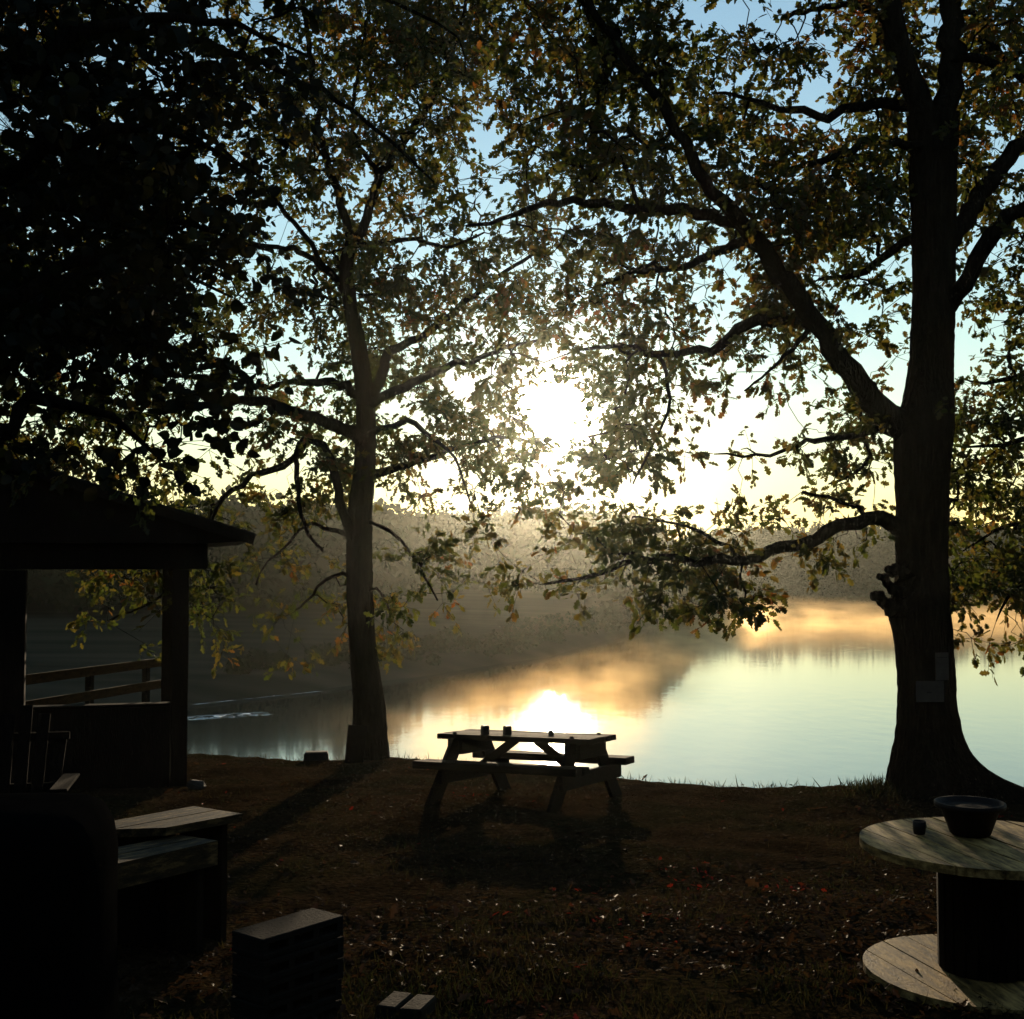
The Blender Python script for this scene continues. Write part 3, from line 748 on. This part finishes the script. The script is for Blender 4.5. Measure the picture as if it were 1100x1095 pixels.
# ------------------------------------------------------------------ lawn litter
def lawn_pts(n, y0, y1, half=1.25, pw=.5):
    y = 1 / (1 / y0 + (1 / y1 - 1 / y0) * rng.random(n))
    x = rng.uniform(-1, 1, n) * y * .414 * half
    z = terrain(x, y); edge = np.interp(x, EDGE_X, EDGE_Y)
    k = y < edge - .15
    return np.stack([x, y, z], -1)[k]
p = lawn_pts(42000, 3.6, 19, 1.2, 'inv')
dn = fbm(p[:, 0] * .7, p[:, 1] * .7, 3, 61); p = p[rng.random(len(p)) < np.clip((dn - .25) * 3.0, .1, 1)]
p[:, 2] += rng.uniform(.004, .03, len(p))
rt = rand_rot(len(p), 0); 
d = rng.normal(size=(len(p), 3)); d[:, 2] *= .35; d /= np.linalg.norm(d, axis=1)[:, None]
nn = rng.normal(size=(len(p), 3)) * .45; nn[:, 2] += 1; xx = np.cross(d, nn); xx /= np.linalg.norm(xx, axis=1)[:, None]; zz = np.cross(xx, d)
fl = scatter_leaves('fallen_leaves', p, rng.uniform(.018, .055, len(p)) * np.where(rng.random(len(p)) < .12, rng.uniform(1.5, 2.3, len(p)), 1), OAK_LOW, M['fallen_leaf'], None, rots=np.stack([xx, d, zz], -1)); fl['kind'] = 'stuff'
def grass():
    p = lawn_pts(110000, 3.4, 19.2, 1.2, 'inv')
    dn = fbm(p[:, 0] * 1.3, p[:, 1] * 1.3, 3, 71); edge = np.interp(p[:, 0], EDGE_X, EDGE_Y)
    tree = (np.hypot(p[:, 0] - 4.0, p[:, 1] - 13.1) < .75) | (edge - p[:, 1] < .8)
    keep = (rng.random(len(p)) < np.clip((dn - .42) * 5, .05, 1)) | tree
    p = p[keep]; tall = tree[keep]; n = len(p)
    # a rank fringe by the right oak
    q = np.stack([rng.normal(3.88, .13, 500), rng.normal(13.2, .25, 500), np.zeros(500)], -1); q[:, 2] = terrain(q[:, 0], q[:, 1]); p = np.vstack([p, q]); tall = np.concatenate([tall, np.ones(500, bool)]); n = len(p)
    d = rng.normal(size=(n, 3)) * .55; d[:, 2] = 1; d /= np.linalg.norm(d, axis=1)[:, None]
    s = np.cross(d, rng.normal(size=(n, 3))); s /= np.linalg.norm(s, axis=1)[:, None]; z = np.cross(s, d)
    tv = np.array([(-.045, 0, 0), (.045, 0, 0), (.03, .55, .10), (-.03, .55, .10), (0, 1, .32)])
    sz = rng.uniform(.025, .07, n); sz[tall] *= rng.uniform(1., 2.2, tall.sum()); sz[-500:] = rng.uniform(.05, .17, 500)
    o = scatter_leaves('grass', p, sz, (tv, [[0, 1, 2, 3], [3, 2, 4]]), M['grass'], None, rots=np.stack([s, d, z], -1)); o['kind'] = 'stuff'
grass()

# ------------------------------------------------------------------ picnic table
TC = P(561, 789, 12.4); tx, ty = TC.x + .05, 12.95
gz = GZ(tx, ty)
tilt = math.atan(SL)
pt = thing('picnic_table', 'weathered wooden picnic table with attached benches on the lawn by the lake', 'picnic table', (tx, ty, -SL * ty - .04), R(-27))
pt.rotation_euler = (Matrix.Rotation(-math.atan(SL), 3, 'X') @ Matrix.Rotation(R(-27), 3, 'Z')).to_euler()
TL, TW = 1.74, .72
for k in range(5):
    pass
m = MB()
for k in range(5):
    y = -TW / 2 + TW / 5 * (k + .5); m.box((random.uniform(-.01, .01), y, .730 + random.uniform(-.002, .002)), (TL + random.uniform(-.012, .012), TW / 5 - .010, .055), None, .006)
top = m.build('tabletop', M['wood_old'], pt)
for sy in (-1, 1):
    m = MB()
    for k in (-1, 1): m.box((random.uniform(-.015, .015), sy * .63 + k * .072, .468 + random.uniform(-.002, .002)), (1.83, .138, .075), None, .009)
    m.build('bench', M['wood_old'], pt)
for sx in (-1, 1):
    x = sx * .67
    for sy in (-1, 1):
        m = MB(); xo = x + sx * .042 * (1 if sy > 0 else -1) * .0
        m.bar((x + sy * .0215, sy * .22, .712), (x + sy * .0215, sy * .84, -.03), .20, .042, (1, 0, 0))
        m.build('leg', M['wood_old'], pt)
    m = MB(); m.bar((x + .066, -.335, .625), (x + .066, .335, .625), .15, .042, (1, 0, 0)); m.bar((x - .066, -.335, .625), (x - .066, .335, .625), .15, .042, (1, 0, 0)); m.build('top_crosspiece', M['wood_old'], pt)
    m = MB(); m.bar((x + .066, -.75, .36), (x + .066, .75, .36), .15, .042, (1, 0, 0)); m.build('bench_crosspiece', M['wood_old'], pt)
    m = MB(); m.bar((x - sx * .07, 0, .36), (sx * .12, 0, .70), .09, .04, (0, 1, 0)); m.build('brace', M['wood_old'], pt)

def cup(name, px, py, r, h, label, d=None, square=False):
    zt = -SL * ty - .04 + .757
    q = PZ(px, py, zt)
    m = MB()
    if square:
        m.box((0, 0, h / 2), (2 * r, 2 * r, h), None, .006)
        m.box((0, 0, h + .004), (1.7 * r, 1.7 * r, .008), None, .002)
    else:
        m.lathe([(r * .82, 0), (r * .9, .004), (r, h * .5), (r * 1.02, h), (r * .88, h), (r * .8, h * .3), (.002, h * .28)], 20)
    return tag(m.build(name, M['metal_dark']), label, 'cup' if not square else 'candle jar', None, (q.x, q.y, zt), .5)
cup('candle_jar', 521, 789, .036, .085, 'dark square jar on the picnic tabletop, the one nearer its left end', square=True)
cup('candle_jar', 545, 789.5, .036, .085, 'dark square jar near the middle of the picnic tabletop', square=True)
cup('small_cup', 592, 790.5, .030, .058, 'small open cup standing alone on the sunny right half of the picnic table')

# ------------------------------------------------------------------ cable spool table
SR = .60; sd = 6.33; sx_, sy_ = (1050 - CX) / F * sd, sd
sg = -SL * sd
sp = thing('spool_table', 'large wooden cable spool used as an outdoor table in the lower right corner', 'table', (sx_, sy_, sg - .015), R(6))
def plank_disc(mb, r, z0, z1, n=7, gap=.009, ang=R(8)):
    w = 2 * r / n
    for k in range(n):
        a = -r + k * w + gap / 2; b = a + w - gap
        pts = []
        xs = np.linspace(max(a, -r + 1e-4), min(b, r - 1e-4), 9)
        up = [(x, math.sqrt(max(r * r - x * x, 0))) for x in xs]; lo = [(x, -y) for x, y in reversed(up)]
        pts = up[::-1] + lo[::-1]
        pts = [(x * math.cos(ang) - y * math.sin(ang), x * math.sin(ang) + y * math.cos(ang)) for x, y in pts]
        o = random.uniform(-.003, .003); mb.prism(pts, z0 + o, z1 + o)
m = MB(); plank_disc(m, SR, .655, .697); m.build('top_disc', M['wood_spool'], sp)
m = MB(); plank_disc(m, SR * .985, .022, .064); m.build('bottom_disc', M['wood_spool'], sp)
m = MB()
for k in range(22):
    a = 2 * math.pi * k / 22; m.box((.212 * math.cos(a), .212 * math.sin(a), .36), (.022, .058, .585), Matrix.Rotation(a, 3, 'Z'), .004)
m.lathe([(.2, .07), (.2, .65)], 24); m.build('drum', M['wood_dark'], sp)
ztop = sg - .015 + .699
q = PZ(1047, 899, ztop)
pot = thing('plant_pot', 'dark flowerpot with a flared rim on the cable spool tabletop', 'plant pot', (q.x, q.y + .06, ztop))
m = MB(); m.lathe([(.092, 0), (.102, .008), (.146, .132), (.150, .137), (.174, .139), (.179, .149), (.176, .166), (.162, .166), (.147, .142), (.002, .140)], 44); m.build('body', M['terracotta'], pot)
m = MB(); m.lathe([(.145, .138), (.10, .146), (.002, .151)], 26); m.build('soil', M['soil'], pot)
q = PZ(989, 897, ztop)
mug = thing('small_mug', 'little dark mug beside the flowerpot on the cable spool tabletop', 'mug', (q.x, q.y + .02, ztop), .6)
m = MB(); m.lathe([(.026, 0), (.03, .004), (.033, .03), (.034, .068), (.030, .068), (.028, .012), (.002, .01)], 26); m.build('body', M['metal_dark'], mug)
m = MB(); m.tube([(.03, 0, .055), (.05, 0, .05), (.054, 0, .034), (.046, 0, .02), (.03, 0, .016)], [.004] * 5, 7); m.build('handle', M['metal_dark'], mug)

# ------------------------------------------------------------------ shelter on the left
th = math.atan(.2700)
O_ = P(191, 700, 14.5); O_ = Vector((O_.x, 14.5, 0))
sh = thing('open_shelter', 'dark wooden gabled porch shelter with an open side at the left edge', 'shelter', (O_.x, O_.y, 0), th)
# local axes: +x along the front to the right, +y away from the camera
g0 = -.95
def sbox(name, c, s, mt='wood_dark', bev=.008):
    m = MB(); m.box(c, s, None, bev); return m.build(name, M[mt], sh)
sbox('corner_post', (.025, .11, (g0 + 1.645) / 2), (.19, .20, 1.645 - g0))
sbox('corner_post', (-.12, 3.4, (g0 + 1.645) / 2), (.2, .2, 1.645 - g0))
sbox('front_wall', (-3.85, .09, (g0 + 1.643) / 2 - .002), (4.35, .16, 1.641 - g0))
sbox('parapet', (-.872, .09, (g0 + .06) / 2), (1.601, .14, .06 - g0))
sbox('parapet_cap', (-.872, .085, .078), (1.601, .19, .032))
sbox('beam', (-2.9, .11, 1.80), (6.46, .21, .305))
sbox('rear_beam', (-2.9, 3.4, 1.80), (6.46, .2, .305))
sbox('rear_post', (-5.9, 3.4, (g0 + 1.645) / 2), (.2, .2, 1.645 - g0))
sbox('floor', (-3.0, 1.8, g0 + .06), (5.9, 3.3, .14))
# gable fill
m = MB(); ridge_t, ridge_z = -3.2, 2.02 + .31 * 4.06
for (yy0, yy1) in ((-.12, 3.6),):
    pts = [(.33, 1.953), (.83, 1.985), (.84, 2.02), (ridge_t, ridge_z - .005), (-7.2, 2.02), (-6.1, 1.953)]
    n = len(pts); m.add([(x, yy0, z) for x, z in pts] + [(x, yy1, z) for x, z in pts], [tuple(range(n)), tuple(reversed(range(n, 2 * n)))] + [(i, (i + 1) % n, n + (i + 1) % n, n + i) for i in range(n)])
m.build('gable', M['wood_dark'], sh)
for sgn, xe, ze in ((1, .86, 2.02), (-1, -7.26, 2.02)):
    m = MB(); a = Vector((xe, 0, ze)); b = Vector((ridge_t, 0, ridge_z)); d = (b - a); nx = Vector((-d.z, 0, d.x)).normalized() * (-1 if d.x < 0 else 1)
    nx = Vector((0, 0, 1)) if False else nx
    if nx.z < 0: nx = -nx
    t = .05; vs = []
    for y in (-.22, 3.9): vs += [a + Vector((0, y, 0)), b + Vector((0, y, 0)), b + nx * t + Vector((0, y, 0)), a + nx * t + Vector((0, y, 0))]
    m.add(vs, [(0, 1, 2, 3), (7, 6, 5, 4), (0, 4, 5, 1), (1, 5, 6, 2), (2, 6, 7, 3), (3, 7, 4, 0)]); m.build('roof', M['roof'], sh)
    m = MB(); m.bar(a + Vector((0, -.235, -.035)) + d.normalized() * .01, b + Vector((0, -.235, -.035)) - d.normalized() * .01, .026, .11, (0, 0, 1)); m.build('bargeboard', M['wood_dark'], sh)

# ------------------------------------------------------------------ rail fence beyond the shelter
A_ = P(0, 734, 15.6); B_ = P(176, 711, 19.6)
fe = thing('rail_fence', 'weathered two-rail fence on the bank seen through the shelter opening', 'fence')
dirv = (B_ - A_); 
def fp(t, z=None):
    p = A_ + dirv * t
    return Vector((p.x, p.y, p.z if z is None else z))
for k, (off) in enumerate((0, -.34)):
    m = MB(); m.bar(fp(-.05) + Vector((0, 0, off)), fp(.99) + Vector((0, 0, off)), .05, .13); m.build('rail', M['wood_rail'], fe)
for t in (.05, .52, .9):
    p = fp(t); zb = GZ(p.x, p.y); off = Vector((dirv.y, -dirv.x, 0)).normalized() * -.075
    m = MB(); m.box((p.x + off.x, p.y + off.y, (p.z + .06 + zb - .2) / 2), (.11, .09, p.z + .06 - zb + .2), Matrix.Rotation(math.atan2(dirv.y, dirv.x), 3, 'Z'), .01); m.build('post', M['wood_old'], fe)

# ------------------------------------------------------------------ dark garden chair
def chair(px, d):
    x = (px - CX) / F * d; g = GZ(x, d)
    c = thing('garden_chair', 'dark slatted high-backed garden chair in front of the shelter at the left edge', 'chair', (x, d, g), R(12))
    for k in range(5):
        m = MB(); xx = -.24 + k * .12; hh = 1.14 - .07 * abs(k - 2) ** 1.6
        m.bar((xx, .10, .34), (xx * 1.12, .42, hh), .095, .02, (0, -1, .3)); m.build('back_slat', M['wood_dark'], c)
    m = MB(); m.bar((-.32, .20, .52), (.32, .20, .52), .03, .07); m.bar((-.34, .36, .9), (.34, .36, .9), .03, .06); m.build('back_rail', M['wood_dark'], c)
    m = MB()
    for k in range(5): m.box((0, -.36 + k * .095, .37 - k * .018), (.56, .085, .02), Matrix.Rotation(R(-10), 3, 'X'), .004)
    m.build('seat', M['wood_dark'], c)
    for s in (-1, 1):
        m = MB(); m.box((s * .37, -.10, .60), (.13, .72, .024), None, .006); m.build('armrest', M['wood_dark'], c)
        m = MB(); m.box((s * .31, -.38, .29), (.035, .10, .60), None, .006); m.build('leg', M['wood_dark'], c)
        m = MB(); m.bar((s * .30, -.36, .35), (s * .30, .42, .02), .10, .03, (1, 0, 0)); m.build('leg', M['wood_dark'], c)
chair(22, 9.6)

# ------------------------------------------------------------------ covered barbecue
gx, gy = -1.86, 4.05
def covered():
    g = GZ(gx, gy); n = 40; m = MB(); rings = [(0.0, 1.06), (.12, 1.04), (.35, 1.02), (.6, 1.0), (.85, .99), (1.02, .985), (1.10, .96), (1.15, .91), (1.18, .82), (1.195, .6), (1.2, .3)]
    base = 0
    for i, (z, s) in enumerate(rings):
        for j in range(n):
            a = 2 * math.pi * j / n
            ca, sa = math.cos(a), math.sin(a); e = .28
            x = math.copysign(abs(ca) ** e, ca) * .54; y = math.copysign(abs(sa) ** e, sa) * .30
            fold = 1 + .03 * math.sin(a * 9 + z * 2) * max(0, 1 - z) + .012 * math.sin(a * 17 + z * 5)
            m.v.append((x * s * fold, y * s * fold, z - .02 + (.01 * math.sin(a * 5) if i == 0 else 0)))
    for i in range(len(rings) - 1):
        for j in range(n): m.f.append((i * n + j, i * n + (j + 1) % n, (i + 1) * n + (j + 1) % n, (i + 1) * n + j)); m.sm.append(True)
    m.f.append(tuple((len(rings) - 1) * n + j for j in range(n))); m.sm.append(True)
    return tag(m.build('covered_barbecue', M['cover']), 'bulky barbecue under a black cloth cover in the lower left corner', 'barbecue', None, (gx, gy, g), R(8))
covered()

# ------------------------------------------------------------------ two low plank benches
def low_bench(corners, zt, th_, label, legs):
    pts = [PZ(px, py, zt) for px, py in corners]
    c = sum(pts, Vector()) / 4; g = GZ(c.x, c.y)
    ax_ = pts[1] - pts[0]; an = math.atan2(ax_.y, ax_.x); ca, sa = math.cos(-an), math.sin(-an)
    b = thing('plank_bench', label, 'bench', (c.x, c.y, g), an, 'low plank benches')
    rel = [((p.x - c.x) * ca - (p.y - c.y) * sa, (p.x - c.x) * sa + (p.y - c.y) * ca) for p in pts]
    m = MB()
    # two boards side by side
    def lp(u, v):
        a = Vector(rel[0]).lerp(Vector(rel[1]), u); d = Vector(rel[3]).lerp(Vector(rel[2]), u); return a.lerp(d, v)
    for (v0, v1) in ((0, .485), (.515, 1)):
        m.prism([tuple(lp(0, v0)), tuple(lp(1, v0)), tuple(lp(1, v1)), tuple(lp(0, v1))][::-1], zt - g - th_, zt - g + random.uniform(-.002, .002))
    m.build('seat', M['wood_plank'], b)
    for u in legs:
        m = MB(); p0, p1 = lp(u, .12), lp(u, .88); d = (p1 - p0)
        m.box(((p0.x + p1.x) / 2, (p0.y + p1.y) / 2, (zt - g - th_) / 2 - .03), (d.length, .06, zt - g - th_ + .056), Matrix.Rotation(math.atan2(d.y, d.x), 3, 'Z'), .006); m.build('leg', M['wood_dark'], b)
low_bench([(60, 893), (208, 866), (260, 874), (178, 889)], .27, .045, 'low weathered plank bench left of the slender oak shadow, the farther of two', (.25, .86))
low_bench([(40, 927), (193, 897), (234, 903), (90, 936)], .21, .13, 'thick plank bench in front of a thinner one beside the covered barbecue', (.2, .9))

# ------------------------------------------------------------------ stacked hollow blocks
zt = .115
A4 = [PZ(248, 998, zt), PZ(340, 973, zt), PZ(364, 983, zt), PZ(282, 1009, zt)]
cc = sum(A4, Vector()) / 4; ax = (A4[1] - A4[0] + A4[2] - A4[3]).normalized(); ang = math.atan2(ax.y, ax.x)
BL, BW, BH = .47, .21, .092
g = GZ(cc.x, cc.y)
nb = int(round((zt - g) / BH))
bh = (zt - g + .015) / nb
words = ['lowest', 'second lowest', 'middle', 'second highest', 'topmost']
def block_mesh():
    m = MB(); h = bh - .004; w = .035
    m.box((0, 0, h - .013), (BL, BW, .026), None, .004); m.box((0, 0, .013), (BL, BW, .026), None, .004)
    for k in range(4): m.box((-BL / 2 + .02 + k * (BL - .04) / 3, 0, h / 2), (.034, BW - .006, h - .0525), None, 0)
    return m
proto = None
for k in range(nb):
    if proto is None: proto = o = block_mesh().build('hollow_block', M['concrete'])
    else: o = proto.copy(); COL.objects.link(o)
    pos = ['lowest', 'second from the ground', 'third from the ground', 'fourth from the ground', 'fifth from the ground', 'sixth from the ground'][k]
    if k == nb - 1: pos = 'topmost'
    tag(o, 'hollow concrete block, %s in the stack near the covered barbecue' % pos, 'concrete block', 'stacked hollow concrete blocks', (cc.x + random.uniform(-.006, .006), cc.y + random.uniform(-.006, .006), g - .015 + k * bh), ang + random.uniform(-.02, .02))

# loose paving bricks at the bottom
for k, (px, py, lab) in enumerate([(424, 1080, 'loose paving brick on the lawn beside the block stack, left of two'), (450, 1084, 'loose paving brick on the lawn, right of two near the block stack')]):
    q = PZ(px, py, -.30); m = MB(); m.box((0, 0, .02), (.20, .10, .065), None, .008, .002)
    tag(m.build('paving_brick', M['brick']), lab, 'brick', 'loose paving bricks', (q.x, q.y, GZ(q.x, q.y) + .005), R(72))

# slab stone by the water, board against the oak, wedge stone by the shelter post
q = P(340, 811, 17.75)
m = MB(); m.box((0, 0, .05), (.34, .2, .15), None, .02, .008); tag(m.build('stone_block', M['stone']), 'low rectangular stone block at the lake edge left of the slender oak', 'stone', None, (q.x, q.y, GZ(q.x, q.y) - .01), .1)
q = P(386, 815, 17.1)
m = MB(); m.bar((-.06, -.12, -.02), (-.03, .05, .48), .26, .035, (0, -1, .2)); o = tag(m.build('wooden_board', M['wood_dark']), 'short dark board leaning against the foot of the slender oak', 'board', None, (q.x, q.y, GZ(q.x, q.y)))
q = P(211, 838, 14.3)
m = MB(); m.box((0, 0, .03), (.2, .16, .1), Matrix.Rotation(R(12), 3, 'Y'), .03, .012); tag(m.build('wedge_stone', M['stone']), 'small wedge-shaped stone beside the shelter corner post', 'stone', None, (q.x, q.y, GZ(q.x, q.y)))

# notices on the big oak
for (px, py, w, h, lab, sq) in [(1012, 716, .165, .285, 'tall narrow paper notice, upper of two on the massive oak', .5), (999, 743, .295, .215, 'wide paper notice, lower of two on the massive oak', .1)]:
    q = P(px, py, RD - .29 + (.03 if px > 1005 else 0))
    nt_ = thing('paper_notice', lab, 'notice', q, .35 if px > 1005 else .06, 'notices pinned to the oak')
    m = MB(); m.box((0, 0, 0), (w, .004, h), None, 0); m.build('sheet', M['paper'], nt_)
    m = MB()
    if w > .2: m.box((-.01, -.004, -.01), (.05, .002, .016), None, 0)
    else:
        m.box((0, -.004, h * .32), (w * .8, .002, .006), None, 0)
    m.build('print_mark', M['paper_ink'], nt_)

# ------------------------------------------------------------------ air and mist
def vol_box(name, lo, hi, m):
    mb = MB(); c = [(a + b) / 2 for a, b in zip(lo, hi)]; s = [b - a for a, b in zip(lo, hi)]; mb.box(c, s)
    o = mb.build(name, m); o['kind'] = 'stuff'; return o
def haze_mat():
    m, nt, out = mat('haze_air'); p = N(nt, 'ShaderNodeVolumePrincipled')
    p.inputs['Color'].default_value = (.97, 1.0, .88, 1); p.inputs['Density'].default_value = .00023; p.inputs['Anisotropy'].default_value = .93
    nt.links.new(p.outputs[0], out.inputs['Volume']); return m
vol_box('haze', (-640, -640, -5.6), (640, 640, 15.5), haze_mat())
def mist_mat():
    m, nt, out = mat('lake_mist'); L = nt.links.new
    tc = nt.nodes.new('ShaderNodeNewGeometry'); mp = N(nt, 'ShaderNodeMapping'); mp.inputs['Scale'].default_value = (.42, .15, 1.5); L(tc.outputs['Position'], mp.inputs[0])
    a = N(nt, 'ShaderNodeTexNoise'); a.inputs['Scale'].default_value = 1.0; a.inputs['Detail'].default_value = 6; a.inputs['Roughness'].default_value = .68; L(mp.outputs[0], a.inputs['Vector'])
    r = N(nt, 'ShaderNodeMapRange'); r.inputs['From Min'].default_value = .40; r.inputs['From Max'].default_value = .62; r.inputs['To Min'].default_value = 0; r.inputs['To Max'].default_value = 1; L(a.outputs['Fac'], r.inputs[0])
    sep = N(nt, 'ShaderNodeSeparateXYZ'); L(tc.outputs['Position'], sep.inputs[0])
    h = N(nt, 'ShaderNodeMapRange'); h.inputs['From Min'].default_value = ZW; h.inputs['From Max'].default_value = ZW + 1.7; h.inputs['To Min'].default_value = 1; h.inputs['To Max'].default_value = 0; L(sep.outputs['Z'], h.inputs[0])
    h2 = N(nt, 'ShaderNodeMath', operation='POWER'); h2.inputs[1].default_value = 1.5; L(h.outputs[0], h2.inputs[0])
    # thicker over the far water
    fy = N(nt, 'ShaderNodeMapRange'); fy.inputs['From Min'].default_value = 66; fy.inputs['From Max'].default_value = 112; fy.inputs['To Min'].default_value = 0.; fy.inputs['To Max'].default_value = 1.; L(sep.outputs['Y'], fy.inputs[0])
    # and a separate bank close in, left of the open water
    sl_ = N(nt, 'ShaderNodeMath', operation='MULTIPLY_ADD'); sl_.inputs[1].default_value = -.29; sl_.inputs[2].default_value = 13.2; L(sep.outputs['Y'], sl_.inputs[0])
    xs_ = N(nt, 'ShaderNodeMath', operation='ADD'); L(sl_.outputs[0], xs_.inputs[0]); L(sep.outputs['X'], xs_.inputs[1])
    wb = N(nt, 'ShaderNodeTexNoise'); wb.inputs['Scale'].default_value = .35; wb.inputs['Detail'].default_value = 3; L(tc.outputs['Position'], wb.inputs['Vector'])
    wv = N(nt, 'ShaderNodeMath', operation='MULTIPLY_ADD'); wv.inputs[1].default_value = 5.0; L(wb.outputs['Fac'], wv.inputs[0]); L(xs_.outputs[0], wv.inputs[2])
    ba = N(nt, 'ShaderNodeMapRange'); ba.inputs['From Min'].default_value = 2.4; ba.inputs['From Max'].default_value = 6.4; ba.interpolation_type = 'SMOOTHSTEP'; L(wv.outputs[0], ba.inputs[0])
    bb = N(nt, 'ShaderNodeMapRange'); bb.inputs['From Min'].default_value = 5.4; bb.inputs['From Max'].default_value = 9.4; bb.inputs['To Min'].default_value = 1; bb.inputs['To Max'].default_value = 0; bb.interpolation_type = 'SMOOTHSTEP'; L(wv.outputs[0], bb.inputs[0])
    bk = N(nt, 'ShaderNodeMath', operation='MULTIPLY'); L(ba.outputs[0], bk.inputs[0]); L(bb.outputs[0], bk.inputs[1])
    bk5 = N(nt, 'ShaderNodeMath', operation='MULTIPLY'); bk5.inputs[1].default_value = 3.4; L(bk.outputs[0], bk5.inputs[0])
    mxm = N(nt, 'ShaderNodeMath', operation='MAXIMUM'); L(fy.outputs[0], mxm.inputs[0]); L(bk5.outputs[0], mxm.inputs[1]); fy = mxm
    m1 = N(nt, 'ShaderNodeMath', operation='MULTIPLY'); L(r.outputs[0], m1.inputs[0]); L(h2.outputs[0], m1.inputs[1])
    m2 = N(nt, 'ShaderNodeMath', operation='MULTIPLY'); L(m1.outputs[0], m2.inputs[0]); L(fy.outputs[0], m2.inputs[1])
    m3 = N(nt, 'ShaderNodeMath', operation='MULTIPLY'); L(m2.outputs[0], m3.inputs[0]); m3.inputs[1].default_value = .045
    p = N(nt, 'ShaderNodeVolumePrincipled'); p.inputs['Color'].default_value = (1, .70, .35, 1); p.inputs['Anisotropy'].default_value = .7
    L(m3.outputs[0], p.inputs['Density']); L(p.outputs[0], out.inputs['Volume']); return m
vol_box('mist', (-22, 27, ZW + .01), (64, 140, ZW + 1.7), mist_mat())

# ------------------------------------------------------------------ sun and sky
sl = bpy.data.lights.new('sun', 'SUN'); sl.energy = 4.0; sl.angle = R(.5); sl.color = (1.0, .78, .52)
so = bpy.data.objects.new('sun', sl); COL.objects.link(so)
so.rotation_euler = (-SUN).to_track_quat('-Z', 'Y').to_euler()

w = bpy.data.worlds.new('World'); C.world = w; w.use_nodes = True
nt = w.node_tree; nt.nodes.clear(); L = nt.links.new
out = nt.nodes.new('ShaderNodeOutputWorld'); bg = nt.nodes.new('ShaderNodeBackground'); bg.inputs['Strength'].default_value = .15
sky = nt.nodes.new('ShaderNodeTexSky'); sky.sky_type = 'NISHITA'; sky.sun_disc = False
sky.sun_elevation = SUN_EL; sky.sun_rotation = SUN_AZ; sky.altitude = 100; sky.air_density = 1.32; sky.dust_density = 0.0; sky.ozone_density = 1.95
L(sky.outputs[0], bg.inputs['Color'])
# the sun itself and the bright ring of thin haze close round it, by direction in the sky
tc = nt.nodes.new('ShaderNodeTexCoord'); dt = nt.nodes.new('ShaderNodeVectorMath'); dt.operation = 'DOT_PRODUCT'
L(tc.outputs['Generated'], dt.inputs[0]); dt.inputs[1].default_value = SUN
ac = N(nt, 'ShaderNodeMath', operation='ARCCOSINE'); mn = N(nt, 'ShaderNodeMath', operation='MINIMUM'); mn.inputs[1].default_value = 1.0
L(dt.outputs['Value'], mn.inputs[0]); L(mn.outputs[0], ac.inputs[0])
def glow(sig, amp, col):
    dv = N(nt, 'ShaderNodeMath', operation='DIVIDE'); dv.inputs[1].default_value = R(sig); L(ac.outputs[0], dv.inputs[0])
    pw = N(nt, 'ShaderNodeMath', operation='POWER'); pw.inputs[1].default_value = 2; L(dv.outputs[0], pw.inputs[0])
    ng = N(nt, 'ShaderNodeMath', operation='MULTIPLY'); ng.inputs[1].default_value = -1; L(pw.outputs[0], ng.inputs[0])
    ex = N(nt, 'ShaderNodeMath', operation='EXPONENT'); L(ng.outputs[0], ex.inputs[0])
    b = nt.nodes.new('ShaderNodeBackground'); b.inputs['Color'].default_value = (*col, 1)
    mu = N(nt, 'ShaderNodeMath', operation='MULTIPLY'); mu.inputs[1].default_value = amp; L(ex.outputs[0], mu.inputs[0]); L(mu.outputs[0], b.inputs['Strength'])
    return b
acc = bg
for args in ((1.0, 60., (1, .86, .62)),):
    b = glow(*args); ad = nt.nodes.new('ShaderNodeAddShader'); L(acc.outputs[0], ad.inputs[0]); L(b.outputs[0], ad.inputs[1]); acc = ad
L(acc.outputs[0], out.inputs['Surface'])

# ------------------------------------------------------------------ camera and render
cam = bpy.data.cameras.new('camera'); co = bpy.data.objects.new('camera', cam); COL.objects.link(co); C.camera = co
cam.sensor_fit = 'HORIZONTAL'; cam.sensor_width = 36; cam.lens = 36 * F / 1100; cam.clip_end = 5000; cam.clip_start = .05
co.location = (0, 0, EYE); co.rotation_euler = (math.pi / 2 + PITCH, 0, 0)
C.view_settings.view_transform = 'Standard'; C.view_settings.look = 'None'; C.view_settings.exposure = .5; C.view_settings.gamma = 1
C.cycles.max_bounces = 6; C.cycles.diffuse_bounces = 2; C.cycles.glossy_bounces = 3; C.cycles.transmission_bounces = 3; C.cycles.volume_bounces = 0; C.cycles.transparent_max_bounces = 4
C.cycles.volume_step_rate = 1.0; C.cycles.volume_max_steps = 96
C.cycles.use_denoising = True; C.cycles.sample_clamp_indirect = 6
